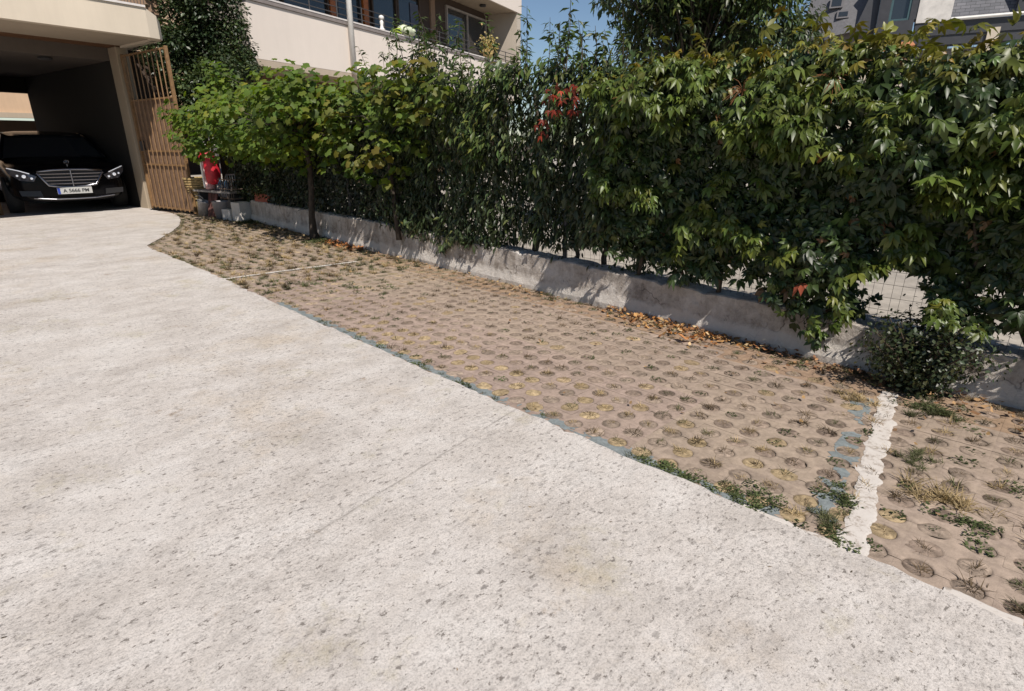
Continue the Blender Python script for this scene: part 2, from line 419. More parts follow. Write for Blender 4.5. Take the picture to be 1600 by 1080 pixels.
MAT['blue_paint'] = attr_mat('worn_blue_paint', .75, bump=.4, noise=60)
props(put('blue_line', np_mesh('blue_line', np.array([tuple(v) for v in bl_v]), np.array(bl_f), np.array(bl_c)), MAT['blue_paint']), kind='structure')

def white_mat():
    M = Mat('worn_white_paint', rough=.8)
    c = M.ramp(M.noise(22, 8, .8), [(.38, (.30, .25, .205)), (.47, (.53, .485, .44)), (.62, (.56, .52, .475))])
    M.color(c); M.bump(M.noise(120, 5, .7), .25, .002); return M.m
MAT['white_paint'] = white_mat()
def strip(name, a, b, half, seed, step=.008, z=-.0136, nw=8, scallop=.5):
    """a hand-painted line from a to b (q, p), ragged along both sides"""
    a = np.array(a, float); b = np.array(b, float); L = np.linalg.norm(b - a); t = (b - a) / L; n = np.array([-t[1], t[0]])
    m = MB(); ns = int(L / step); r = random.Random(seed); ph = r.uniform(0, 6)
    for k in range(ns + 1):
        s = k * step; c = a + t * s
        sc = half * scallop * (.5 + .5 * math.cos(2 * math.pi * s / PITCH + ph)) 
        w1 = half * (1 + .30 * vnoise(s * 14, seed, 1) + .16 * vnoise(s * 43, seed, 5)) - sc; w2 = half * (1 + .30 * vnoise(s * 13, seed, 3) + .16 * vnoise(s * 47, seed, 6)) - half * scallop * (.5 - .5 * math.cos(2 * math.pi * s / PITCH + ph))
        for i in range(nw + 1):
            u = -w1 + (w1 + w2) * i / nw; g = c + n * u
            m.v.append(tuple(QP(g[0], g[1], z + .0055 * vnoise(g[0] * .7, g[1] * .8, 1.3) - (.0012 if i in (0, nw) else 0))))
    for k in range(ns):
        for i in range(nw):
            f = k * (nw + 1) + i; m.f.append((f, f + nw + 1, f + nw + 2, f + 1)); m.mi.append(0)
    return props(m.build(name, MAT['white_paint']), kind='structure')
strip('white_line', (.287, 1.80), (.545, 3.44), .045, 3, scallop=.20)
strip('white_line', (5.92, 1.86), (5.80, 3.30), .030, 8, scallop=.25, z=-.0075)
strip('white_edging', (.66, 1.875), (.34, 1.875), .018, 12, scallop=.5, z=-.0125)
strip('white_edging', (.05, 1.885), (-.14, 1.887), .020, 14, scallop=.3, z=-.0125)
strip('white_edging', (-.155, 1.887), (-.27, 1.89), .020, 15, scallop=.3, z=-.0125)

# what fills the holes: earth, moss, trodden straw
fv = []; ff = []; fc = []; tufts = []
for (q, p, zc, i, j) in holes:
    if p < edge_q(q) - .02: continue
    r = random.random(); row = p - edge_q(q)
    near_edge = row < .42 and .2 < q < 3.6
    if near_edge and r < .62: base = np.array([.33, .25, .15]); dz = -.001
    elif r < .12: base = np.array([.30, .225, .14]); dz = -.001
    elif r < .5: base = np.array([.225, .172, .135]); dz = -.003
    else: base = np.array([.262, .205, .16]); dz = -.002
    if q > 4.4: base = base * .45 + np.array(random.choice([(.30, .235, .165), (.22, .19, .12), (.34, .26, .18)])) * .55
    base = base * random.uniform(.85, 1.25); b0 = len(fv); rr = RAD + .0015; over = random.random() < (.38 if q < 4.4 else .92); ph_ = random.uniform(0, 6)
    fv.append(QP(q, p, zc + dz + random.gauss(0, .002))); fc.append(base * 1.05)
    for ri, fr_ in enumerate((.4, .75, 1.)):
        for k in range(12):
            a = k * math.pi / 6
            w_ = (1.12 + (.0 if q < 4.4 else .18) + .22 * math.sin(2 * a + ph_) + random.uniform(-.08, .12)) if over else 1.
            fv.append(QP(q + rr * fr_ * w_ * math.cos(a), p + rr * fr_ * w_ * math.sin(a), zc + dz + random.gauss(0, .0016) + (.0035 if over and ri < 2 else 0) - ((.001 if over else .003) if ri == 2 else 0)))
            fc.append(base * random.uniform(.6, 1.35) * (.8 if ri == 2 else 1))
    for k in range(12):
        l = (k + 1) % 12
        ff.append((b0, b0 + 1 + k, b0 + 1 + l))
        for ri in range(2):
            x = b0 + 1 + ri * 12
            ff.append((x + k, x + 12 + k, x + 12 + l)); ff.append((x + k, x + 12 + l, x + l))
props(put('hole_earth', np_mesh('hole_earth', np.array([tuple(v) for v in fv]), np.array(ff), np.array(fc)), MAT['fill']), kind='stuff', label='earth and trodden straw filling the round paver holes')

# ---------------------------------------------------------------- weeds, straw and fallen leaves (nobody could count them)
def blade_tpl(n, L, w, spread, lift, seed, seg=2):
    r = random.Random(seed); V = []; F = []
    for b in range(n):
        a = r.uniform(0, 2 * math.pi); l = L * r.uniform(.45, 1.1); sp = spread * r.uniform(.3, 1.2); up = lift * r.uniform(.3, 1.2)
        o = (r.gauss(0, .16) * L, r.gauss(0, .16) * L); d = (math.cos(a), math.sin(a)); s = (-d[1], d[0]); b0 = len(V)
        for k in range(seg + 1):
            t = k / seg; rad = l * sp * (t ** .8); z = l * up * (t - .55 * t * t * sp); ww = w * (1 - t) * .5 + w * .08
            for sg in (-1, 1): V.append((o[0] + d[0] * rad + s[0] * ww * sg, o[1] + d[1] * rad + s[1] * ww * sg, z))
        for k in range(seg):
            x = b0 + 2 * k; F += [(x, x + 1, x + 3), (x, x + 3, x + 2)]
    return np.array(V), np.array(F)
def weed_tpl(n, L, seed):        # low rosette of many small leaves on short stalks
    r = random.Random(seed); V = []; F = []
    for b in range(n):
        a = r.uniform(0, 2 * math.pi); rad = L * r.random() ** .6; h = L * r.uniform(.05, .55) * (1 - .5 * rad / L)
        c = np.array([math.cos(a) * rad, math.sin(a) * rad, h]); a2 = a + r.gauss(0, .8); ln = L * r.uniform(.18, .38); w = ln * .32
        d = np.array([math.cos(a2), math.sin(a2), r.uniform(-.3, .5)]); s = np.array([-math.sin(a2), math.cos(a2), r.uniform(-.4, .4)]); b0 = len(V)
        for v in (c - d * ln * .5, c + s * w, c + d * ln * .5, c - s * w): V.append(tuple(v))
        F += [(b0, b0 + 1, b0 + 2), (b0, b0 + 2, b0 + 3)]
    return np.array(V), np.array(F)
DRY = [blade_tpl(42, .054, .0028, .95, .85, s) for s in range(5)]
TALL = [blade_tpl(24, .10, .0034, 1.1, .8, 40 + s, 3) for s in range(3)]
GREEN = [weed_tpl(46, .05, 20 + s) for s in range(5)]
def place(tpls, items, colfn):
    out = []
    for ti, (tv, tf) in enumerate(tpls):
        it = [x for k, x in enumerate(items) if k % len(tpls) == ti]
        if not it: continue
        a = np.array([random.uniform(0, 6.28) for _ in it]); P = np.array([tuple(x[0]) for x in it]); S = np.array([x[1] for x in it])
        T = np.stack([np.cos(a), np.sin(a), 0 * a], 1); N = np.tile([0, 0, 1.], (len(it), 1)) + rng.normal(0, .08, (len(it), 3))
        C = np.array([colfn() for _ in it]); V, F, CC = scatter(tv, tf, P, N, T, S, C)
        nb_ = len(tv); CC = CC * np.repeat(rng.uniform(.65, 1.3, len(V) // 4 + 1), 4)[:len(V), None]
        out.append((V, F, CC))
    return join(out)
straw = lambda: np.array([.40, .30, .16]) * random.uniform(.6, 1.15)
brown = lambda: np.array([.125, .088, .05]) * random.uniform(.6, 1.3)
green = lambda: np.array([.075, .095, .035]) * random.uniform(.6, 1.4)
olive = lambda: np.array([.095, .10, .045]) * random.uniform(.6, 1.3)
dry_i = []; brown_i = []; green_i = []; olive_i = []
for (q, p, zc, i, j) in holes:
    row = p - edge_q(q); dw = wallp(q) - p; r = random.random(); pt = QP(q + random.gauss(0, .008), p + random.gauss(0, .008), zc - .008)
    if row < -.01: continue
    if q > 5.0:
        if random.random() < .45: random.choice([olive_i, brown_i, dry_i]).append((pt + Vector((random.gauss(0, .04), random.gauss(0, .04), .01)), random.uniform(1.1, 2.0)))
        if r < .35: olive_i.append((pt, random.uniform(.8, 1.4)))
        elif r < .62: brown_i.append((pt, random.uniform(.8, 1.4)))
        elif r < .80: dry_i.append((pt, random.uniform(1., 1.8)))
        elif r < .90: green_i.append((pt, random.uniform(.7, 1.4)))
    elif q < .62:
        if r < .36: brown_i.append((pt, random.uniform(.7, 1.25)))
        elif r < .62: dry_i.append((pt, random.uniform(.7, 1.4)))
        elif r < .78: green_i.append((pt, random.uniform(.6, 1.2)))
        elif r < .97: olive_i.append((pt, random.uniform(.8, 1.3))); brown_i.append((pt, random.uniform(.7, 1.1)))
    else:
        k = .85 if (dw < .6 or q < 1.5) else .42
        if r < k * .45: brown_i.append((pt, random.uniform(.75, 1.3)))
        elif r < k * .75: olive_i.append((pt, random.uniform(.7, 1.15)))
        elif r < k * .95: green_i.append((pt, random.uniform(.45, .9)))
        elif r < k + .12: dry_i.append((pt, random.uniform(.6, 1.)))
        if row < .62 and random.random() < .65: dry_i.append((pt, random.uniform(.55, 1.0)))
def strewn(n, q0, q1, pf_, z=-.02):
    o = []
    for _ in range(n):
        q = random.uniform(q0, q1); o.append((QP(q, pf_(q), z), random.uniform(.35, .95)))
    return o
edge_p = lambda q: edge_q(q) + .02 + abs(random.gauss(0, .022)); wall_p = lambda q: wallp(q) - .02 - abs(random.gauss(0, .10))
green_i += strewn(26, .78, 1.12, edge_p) + strewn(5, .3, .5, edge_p) + strewn(22, 2.0, 4.2, edge_p) + strewn(40, 4.8, 8.4, edge_p) + strewn(50, 8.5, 11.5, edge_p) + strewn(34, .3, 1.6, wall_p) + strewn(30, 6, 10, wall_p) + strewn(16, 1.6, 3.4, wall_p)
olive_i += strewn(30, .1, 8.4, edge_p) + strewn(55, 8.5, 12.3, edge_p) + strewn(60, 0, 10, wall_p)
brown_i += strewn(150, -.5, 4, wall_p) + strewn(110, 4, 10, wall_p)
dry_i += strewn(60, 0, 10, wall_p)
# bigger clumps by the white line and beyond
def clump(store, q, p, n, sp, s0, s1):
    for _ in range(n): store.append((QP(q + random.gauss(0, sp), p + random.gauss(0, sp), -.018), random.uniform(s0, s1)))
clump(green_i, .405, 2.17, 9, .035, .6, .95); clump(green_i, .44, 2.26, 5, .03, .5, .8); clump(olive_i, .43, 2.0, 6, .03, .7, 1.1); clump(green_i, .36, 1.95, 4, .02, .5, .8)
clump(green_i, .03, 2.33, 7, .03, .6, .9); clump(green_i, -.14, 2.72, 7, .05, .8, 1.2); clump(olive_i, .33, 2.72, 9, .05, .8, 1.2); clump(olive_i, .3, 3.28, 14, .06, .9, 1.4); clump(green_i, .3, 3.33, 7, .06, .8, 1.2)
clump(dry_i, .14, 2.45, 10, .05, 1.2, 2.0); clump(olive_i, -.22, 2.55, 10, .07, .8, 1.2); clump(green_i, .62, 1.93, 12, .04, .6, .9); clump(green_i, .75, 1.91, 8, .05, .5, .8)
clump(dry_i, .65, 3.2, 8, .05, .9, 1.3); clump(green_i, 4.75, 2.75, 22, .2, .7, 1.1); clump(olive_i, 6.4, 2.6, 40, .35, .8, 1.2); clump(green_i, 7.5, 3.75, 26, .12, 1.3, 2.2); clump(green_i, 10.0, 3.86, 22, .12, 1.4, 2.4)
for nm, it, tp, cf, lab in (('dry_grass', dry_i, DRY, straw, 'dry straw-coloured grass tufts in the paver holes'), ('brown_weeds', brown_i, DRY, brown, 'withered brown weeds in the paver holes'),
                            ('green_weeds', green_i, GREEN, green, 'small dark green weeds in the paver holes'), ('olive_grass', olive_i, DRY, olive, 'dull olive grass growing between the pavers')):
    V, F, C = place(tp, it, cf); props(put(nm, np_mesh(nm, V, F, C), MAT['grass']), kind='stuff', label=lab)

# fallen leaves: curled little sheets
lv = np.array([(0, 0, .10), (-.3, .35, .0), (0, .4, .10), (.3, .35, -.02), (-.26, .75, .14), (0, .78, .06), (.26, .75, .20), (0, 1.1, .22)]); lf = np.array([(0, 1, 2), (0, 2, 3), (1, 4, 5), (1, 5, 2), (2, 5, 6), (2, 6, 3), (4, 7, 5), (5, 7, 6)])
pts = []; cols = []; sc = []
def leaves(n, q0, q1, off, sd, big=1., pal=((.38, .17, .05), (.46, .26, .10), (.30, .14, .06), (.22, .12, .06), (.5, .36, .2))):
    for _ in range(n):
        q = random.uniform(q0, q1); p = wallp(q) - off - abs(random.gauss(0, sd)); pts.append(QP(q, p, -.012 + random.uniform(0, .022))); cols.append(np.array(random.choice(pal)) * random.uniform(.6, 1.2)); sc.append(random.uniform(.018, .042) * big)
leaves(300, 1.25, 2.6, .0, .08); leaves(220, 1.55, 2.35, .02, .12, 1.1); leaves(90, .5, 1.3, .0, .12, 1., ((.25, .13, .07), (.35, .2, .1), (.2, .1, .05))); leaves(120, -1.2, .4, .0, .16, 1.1, ((.3, .16, .08), (.42, .26, .13)))
leaves(150, 3.0, 9.8, .0, .12, 1., ((.34, .2, .09), (.26, .14, .06), (.42, .3, .16))); leaves(190, 6.4, 7.4, .02, .12, 1.2, ((.40, .16, .05), (.34, .13, .05)))
leaves(160, -.6, 8, .1, .7, .7, ((.35, .22, .1), (.25, .15, .08)))
P = np.array([tuple(v) for v in pts]); n = len(P); a = rng.uniform(0, 6.28, n)
V, F, C = scatter(lv, lf, P, np.tile([0, 0, 1.], (n, 1)) + rng.normal(0, .35, (n, 3)), np.stack([np.cos(a), np.sin(a), 0 * a], 1), np.array(sc), np.array(cols))
props(put('fallen_leaves', np_mesh('fallen_leaves', V, F, C), MAT['litter']), kind='stuff', label='orange and brown fallen leaves along the foot of the wall')
big = empty('dead_leaf', QP(1.72, 3.42, 0), 'large curled orange-brown dead leaf lying by the wall foot', 'leaf')
V, F, C = scatter(lv, lf, np.array([tuple(QP(1.72, 3.42, .0)), tuple(QP(1.70, 3.41, .005)), tuple(QP(1.73, 3.43, .008))]), np.array([[.3, 0, 1], [-.4, .2, 1], [.1, .5, 1.]]), np.array([[-1, .2, .1], [.9, -.2, .1], [.1, -1, .2]]), np.array([.085, .07, .06]), np.array([[.48, .22, .09]] * 3))
put('blade', np_mesh('dead_leaf', V, F, C), MAT['litter'], big)
# crumbs and twigs on the concrete
pts = []; cols = []; sc = []
for _ in range(420):
    x = random.uniform(-4, 1.4); y = random.uniform(1.0, 7.5)
    if (x + y) / R2 > 1.80: continue
    pts.append((x, y, .0015)); cols.append(np.array(random.choice([(.09, .07, .05), (.16, .12, .08), (.25, .18, .1)]))); sc.append(random.choice([.004, .006, .006, .009, .014]))
P = np.array(pts); n = len(P); a = rng.uniform(0, 6.28, n); flat = lv * np.array([.55, 1, .6])
V, F, C = scatter(flat, lf, P, np.tile([0, 0, 1.], (n, 1)) + rng.normal(0, .15, (n, 3)), np.stack([np.cos(a), np.sin(a), 0 * a], 1), np.array(sc), np.array(cols))
props(put('crumbs', np_mesh('crumbs', V, F, C), MAT['litter']), kind='stuff', label='dark crumbs and bits of leaf lying on the concrete')

# ---------------------------------------------------------------- low wall and wire fence
def low_wall():
    qs = np.arange(-3.4, 10.36, .05); sec = [(0, -.08), (-.012, .02), (-.004, .07), (0, .12), (0, .17), (.002, .22), (.0, .97), (.012, 1.), (.10, 1.01), (.19, 1.), (.205, .97), (.205, -.08)]
    m = MB(); r = random.Random(5)
    for qi, q in enumerate(qs):
        zt = float(wallz(q)) + .008 * vnoise(q * 2.3, 0, 2) + r.gauss(0, .003)
        if r.random() < .06: zt -= .012
        for k, (o, z) in enumerate(sec):
            zz = z if z < .25 else z * zt
            if .05 < z < .25: zz = z * zt / .30
            o2 = o + (.0035 * vnoise(q * 4, zz * 9, 3) + r.gauss(0, .0012) if k < 7 else 0) - (.012 * max(0, vnoise(q * 3, 1, 7)) if k in (1, 2) else 0)
            m.v.append(tuple(QP(q, wallp(q) + o2, zz)))
    K = len(sec)
    for i in range(len(qs) - 1):
        for k in range(K - 1): m.f.append((i * K + k, i * K + k + 1, (i + 1) * K + k + 1, (i + 1) * K + k)); m.mi.append(0)
    e = (len(qs) - 1) * K; m.f += [tuple(range(K - 1, -1, -1)), tuple(range(e, e + K))]; m.mi += [0, 0]
    return m.build('low_wall', MAT['wall'])
props(low_wall(), 'low rendered concrete wall stained grey under the hedge', 'wall')

fence = empty('wire_fence', QP(3, wallp(3) + .1, .28), 'thin wire mesh fence standing on the low wall inside the hedge', 'fence')
m = MB()
q = -1.0
while q < 10.3:
    m.tube([QP(q + random.gauss(0, .003), wallp(q) + .085 + random.gauss(0, .003), float(wallz(q))), QP(q, wallp(q) + .085, 1.72)], .0011, 3); q += .05
z = .34
while z < 1.74:
    m.tube([QP(q, wallp(q) + .085 + .004 * math.sin(q * 7 + z * 30), z + .006 * math.sin(q * 3 + z)) for q in np.arange(-1, 10.4, .3)], .0012, 3); z += .075
m.build('mesh_panel', MAT['wire'], fence)
for q in np.arange(-.6, 10.4, 1.9):
    m = MB(); m.tube([QP(q, wallp(q) + .11, .2), QP(q, wallp(q) + .11, 1.8)], .02, 8); m.lathe([(.022, 0), (.02, .012), (.004, .018)], QP(q, wallp(q) + .11, 1.8), 8)
    m.build('post', MAT['rail'], fence)

# ---------------------------------------------------------------- plants
def scatter_mix(tpls, P, N, T, S, C):
    k = np.arange(len(P)) % len(tpls)
    return join([scatter(*tpls[i], P[k == i], N[k == i], T[k == i], np.asarray(S)[k == i], C[k == i]) for i in range(len(tpls))])
def leaflet(w, fold, droop, x0=0., y0=0., ang=0., s=1.):
    v = np.array([(0, 0, 0), (-w * .75, .28, 0), (-w, .58, 0), (0, 1, -droop), (w, .58, 0), (w * .75, .28, 0), (0, .5, -fold)]) * s
    v[:, 2] -= droop * s * (v[:, 1] / s) ** 2 * .5
    c, sn = math.cos(ang), math.sin(ang)
    return np.stack([v[:, 0] * c + v[:, 1] * sn + x0, -v[:, 0] * sn + v[:, 1] * c + y0, v[:, 2]], 1)
LF = np.array([(6, 0, 1), (6, 1, 2), (6, 2, 3), (6, 3, 4), (6, 4, 5), (6, 5, 0)])
def compound(parts):
    V = []; F = []; b = 0
    for v in parts: V.append(v); F.append(LF[:, ::-1] + b); b += len(v)
    return np.concatenate(V), np.concatenate(F)
def palm(seed):
    r = random.Random(seed); o = []
    for a, s_ in ((0, 1.), (.72, .92), (-.72, .92), (1.45, .7), (-1.45, .7)):
        v = leaflet(.215 * r.uniform(.85, 1.15), .07, .30 * r.uniform(.6, 1.5), ang=a + r.gauss(0, .1), s=s_ * r.uniform(.8, 1.1))
        d = np.hypot(v[:, 0], v[:, 1]); v[:, 2] -= r.uniform(-.1, .55) * d; v[:, 0] += .07 * math.sin(a); v[:, 1] += .07 * math.cos(a); o.append(v)
    return compound(o)
PALMS = [palm(s_) for s_ in range(11)]
LANCE = compound([leaflet(.15, .035, .22)])
LANCE3 = compound([leaflet(.15, .03, .25, ang=a, s=s) for a, s in ((0, 1.), (.9, .8), (-.8, .85))])
SMALL = (np.array([(0, 0, 0), (-.3, .5, .05), (0, 1, -.05), (.3, .5, .05)]), np.array([(0, 2, 1), (0, 3, 2)]))
_g = [(0, -.06), (-.28, -.24), (-.54, -.02), (-.53, .24), (-.62, .52), (-.34, .68), (0, .96), (.34, .68), (.62, .52), (.53, .24), (.54, -.02), (.28, -.24)]
GRAPE = (np.array([(0, .2, .0)] + [(x, y, -.10 - .12 * math.hypot(x, y - .2) ** 2 + (.05 if k % 2 else -.03)) for k, (x, y) in enumerate(_g)]), np.array([(0, 1 + (k + 1) % 12, 1 + k) for k in range(12)]))
OUT = nW; DOWN = np.array([0, 0, -1.])
def lean(n, out, up, tip_out=.3, spread=.45, down=1.):
    """normals that face out and up, tips that hang"""
    N = np.tile(out * 1.0 + np.array([0, 0, up]), (n, 1)) + rng.normal(0, spread, (n, 3))
    T = np.tile(DOWN * down + out * tip_out, (n, 1)) + rng.normal(0, spread, (n, 3))
    return N, T
def vn(a, b, s): return (np.sin(a * 1.7 + b * .9 + s) + np.sin(a * .6 - b * 2.3 + 2 * s) + .7 * np.sin(a * 3.1 + b * 1.9 + 3.1 * s) + .5 * np.sin(a * 6.3 - b * 5.1 + s * 1.3)) / 3.2
def tones(n, base, var=.3, hue=.15):
    v = rng.uniform(1 - var, 1 + var, (n, 1)); h = np.maximum(rng.normal(0, hue, (n, 1)), -.10)
    return np.clip(np.array(base) * v * np.concatenate([1 + h, np.ones((n, 1)), 1 - .5 * h], 1), .004, .9)
def hedge_pts(n, q0, q1, zlo, ztop, front, back, decay):
    """points in a hedge body: thick at its front skin, thinner inside; front(q,z) and tops are uneven"""
    q = rng.uniform(q0, q1, n); zt = ztop(q); zl = zlo(q); z = zl + (zt - zl) * rng.random(n)
    d = np.minimum(rng.exponential(decay, n), 2.5 * decay); f = front(q, z) - d + rng.normal(0, .018, n)
    f = np.maximum(f, -back)
    return q, z, f
def at(q, z, f): return qp_np(q, wallp(q) - f, z)
def gap(q, z, holes_):
    k = np.ones(len(q), bool)
    for (gq, gz, rq, rz) in holes_: k &= ((q - gq) / rq) ** 2 + ((z - gz) / rz) ** 2 + .25 * vn(q * 14, z * 14, gq) > 1
    return k
def stems(parent, spec, mat, name='stem', base_r=.012):
    for (q, off, z0, z1, r) in spec:
        m = MB(); pts_ = []; rs = []
        for k in range(9):
            t = k / 8; pts_.append(QP(q + .05 * math.sin(t * 5 + q * 9) + .02 * random.gauss(0, 1), wallp(q) + off + .04 * math.sin(t * 4 + q * 5) * t, z0 + (z1 - z0) * t)); rs.append(r * (1 - .6 * t))
        m.tube(pts_, rs, 7); m.build(name, mat, parent, smooth=True)

# -- creeper with five-fingered leaves (right)
t = empty('creeper', QP(1.0, wallp(1.) + .1, .25), 'dark glossy five-leaved creeper covering the fence at the right end of the wall', 'climber')
def c_front(q, z): return .07 + .17 * np.exp(-((z - 1.45) / .42) ** 2) + .12 * vn(q * 2.4, z * 2.6, 1) + .08 * vn(q * 5, z * 5, 3) + .10 * np.exp(-((q - 1.05) / .28) ** 2 - ((z - .6) / .3) ** 2)
def c_top(q): return 1.735 + .075 * vn(q * 2.2, 0 * q, 2) + .045 * vn(q * 6, 0 * q, 5) - .03 * np.clip(1 - q, 0, 1)
def c_low(q): return .40 + .10 * vn(q * 4, 0 * q, 4) - .26 * np.exp(-((q - 1.02) / .17) ** 2) - .05 * np.exp(-((q - .0) / .4) ** 2)
n = 19000; q, z, f = hedge_pts(n, -1.0, 2.75, c_low, c_top, c_front, .45, .16)
k = gap(q, z, [(.70, .47, .20, .14), (1.5, .35, .15, .06), (2.15, .36, .17, .07)]) & (rng.random(n) < np.clip((2.9 - q) / .7, 0, 1))
k &= (z > .62) | (rng.random(n) < .55)
q, z, f = q[k], z[k], f[k]; n = len(q); top = np.clip((z - c_top(q) + .22) / .22, 0, 1)
N, T = lean(n, OUT, .45, .45, .55, .7); N[:, 2] += top * 1.4; T += OUT * 0 + rng.normal(0, .5, (n, 3)) * top[:, None]; T[:, 2] += top * .8
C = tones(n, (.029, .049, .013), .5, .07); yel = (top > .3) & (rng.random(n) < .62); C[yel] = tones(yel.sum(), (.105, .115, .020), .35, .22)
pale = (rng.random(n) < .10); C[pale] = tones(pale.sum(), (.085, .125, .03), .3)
dead = rng.random(n) < .012; C[dead] = tones(dead.sum(), (.14, .075, .03), .4)
red = (((q - 1.02) / .12) ** 2 + ((z - .52) / .10) ** 2 < 1) & (rng.random(n) < .07); C[red] = tones(red.sum(), (.22, .05, .025), .4)
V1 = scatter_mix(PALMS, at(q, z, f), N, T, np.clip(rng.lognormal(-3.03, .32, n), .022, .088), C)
# a thin upper fringe standing up against the sky
n2 = 420; q2_ = rng.uniform(-.9, 2.4, n2); z2 = c_top(q2_) + rng.exponential(.035, n2); f2 = rng.uniform(-.35, .28, n2)
N2 = np.tile([0, 0, 1.], (n2, 1)) + rng.normal(0, .5, (n2, 3)); a = rng.uniform(0, 6.28, n2); T2 = np.stack([np.cos(a), np.sin(a), rng.uniform(-.5, .5, n2)], 1)
V2 = scatter_mix(PALMS, at(q2_, z2, f2), N2, T2, rng.uniform(.04, .075, n2), tones(n2, (.135, .125, .018), .35, .25))
n3 = 8600; q3, z3, f3 = hedge_pts(n3, -.9, 2.7, c_low, c_top, c_front, .45, .02)
k = gap(q3, z3, [(.70, .47, .20, .14), (1.5, .35, .15, .06), (2.15, .36, .17, .07)]) & (vn(q3 * 3.4, z3 * 3.6, 21) + .7 * vn(q3 * 9, z3 * 9, 4) > .12 + .30 * np.clip((1.35 - z3) / .5, 0, 1)); q3, z3, f3 = q3[k], z3[k], f3[k]; n3 = len(q3)
N3, T3 = lean(n3, OUT * .55, 1.0, .9, .42, .55); V3 = scatter_mix(PALMS, at(q3, z3, f3 + rng.uniform(.02, .11, n3)), N3, T3, np.clip(rng.lognormal(-2.98, .30, n3), .026, .088), tones(n3, (.082, .110, .020), .45, .13))  # outer leaf layer in lighter colour, painted to look sunlit
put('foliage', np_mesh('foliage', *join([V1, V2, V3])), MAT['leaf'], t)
stems(t, [(.05, .12, .2, 1.6, .016), (.42, .06, .2, 1.5, .012), (1.02, .05, .22, 1.6, .016), (1.28, .1, .22, 1.5, .012), (1.75, .06, .24, 1.6, .018), (2.05, .1, .24, 1.5, .013), (2.38, .08, .25, 1.6, .016)], MAT['stem'])
MAT['stalk'] = plain('berry_stalk', (.20, .085, .03), .7)
# pale berry stalks high on the creeper
for cq, cz in ((1.10, 1.56), (1.62, 1.55), (2.3, 1.53)):
    m = MB()
    for _ in range(38):
        a = Vector(tuple(at(np.array([cq]), np.array([cz]), c_front(np.array([cq]), np.array([cz])) + .03)[0])); b = a + Vector((random.gauss(-.03, .045), random.gauss(-.03, .045), random.gauss(-.03, .05)))
        m.tube([a, (a + b) / 2 + Vector((0, 0, .015)), b], .0013, 3)
    m.build('berry_stalk', MAT['stalk'], t)
# scarlet autumn leaves hanging beside the middle of the fence
t = empty('red_creeper', QP(3.1, wallp(3.1) - .15, 1.6), 'short strand of scarlet autumn creeper leaves hanging high in the green hedge', 'climber')
n = 46; cq = rng.choice([3.06, 3.06, 2.94, 2.92, 2.90, 2.78], n) + rng.normal(0, .035, n); cz = np.where(cq > 3.0, rng.uniform(1.30, 1.66, n), rng.uniform(1.42, 1.66, n)) 
N, T = lean(n, OUT, .5, .4, .35)
put('foliage', np_mesh('foliage', *scatter(*LANCE3, at(cq, cz, .30 + rng.uniform(0, .06, n)), N, T, rng.uniform(.035, .062, n), tones(n, (.20, .035, .02), .5, .3))), MAT['vine'], t)
m = MB(); m.tube([QP(3.04, wallp(3.2) - .25, 1.75), QP(3.06, wallp(3.2) - .30, 1.55), QP(3.07, wallp(3.2) - .30, 1.3)], .003, 4); m.build('stem', MAT['stem'], t)

# -- shrub with narrow drooping leaves (middle)
t = empty('privet_hedge', QP(3.7, wallp(3.7) + .3, .28), 'dense hedge with narrow drooping leaves in the middle of the fence', 'hedge')
def m_front(q, z): return .03 + .13 * np.exp(-((z - 1.5) / .5) ** 2) + .12 * vn(q * 2.6, z * 1.6, 7) + .09 * vn(q * 6, z * 4, 9)
def m_top(q): return 1.79 + .05 * np.exp(-((q - 3.0) / .5) ** 2) + .17 * np.exp(-((q - 4.8) / .9) ** 2) + .10 * vn(q * 2.0, 0 * q, 3) + .07 * vn(q * 7, 0 * q, 6) + .10 * np.exp(-((q - 5.1) / .35) ** 2)
def m_low(q): return .34 + .10 * vn(q * 5, 0 * q, 8) - .08 * np.clip(q - 4, 0, 1)
n = 30000; q, z, f = hedge_pts(n, 2.3, 5.9, m_low, m_top, m_front, .5, .15)
k = gap(q, z, [(3.5, .37, .30, .07), (2.75, .40, .25, .09), (3.05, .36, .2, .07)]) & (rng.random(n) < np.clip((q - 2.2) / .5, 0, 1) * np.clip((6.0 - q) / .5, 0, 1)); q, z, f = q[k], z[k], f[k]; n = len(q)
k = (vn(q * 3.5, z * 2.2, 12) + .6 * vn(q * 8, z * 6, 2) > -.55) | (rng.random(n) < .35); q, z, f = q[k], z[k], f[k]; n = len(q)
N, T = lean(n, OUT, .6, .25, .5); C = tones(n, (.030, .043, .016), .5, .08); pale = (rng.random(n) < .30) & (vn(q * 4, z * 4, 31) > .0); C[pale] = tones(pale.sum(), (.085, .11, .04), .4); N[pale] += np.array([0, 0, .8])  # pale upturned leaves paint glints into the leaf colour
top = np.clip((z - m_top(q) + .2) / .2, 0, 1); N[:, 2] += top
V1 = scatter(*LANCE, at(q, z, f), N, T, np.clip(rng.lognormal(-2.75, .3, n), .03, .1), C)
n3 = 5200; q3, z3, f3 = hedge_pts(n3, 2.4, 6.2, lambda q: 1.05 + 0 * q, lambda q: m_top(q) + .06, m_front, .4, .03)
k = vn(q3 * 3.1, z3 * 3.3, 14) + .7 * vn(q3 * 8, z3 * 8, 6) > .05 + .5 * np.clip((1.5 - z3) / .45, 0, 1); q3, z3, f3 = q3[k], z3[k], f3[k]; n3 = len(q3)
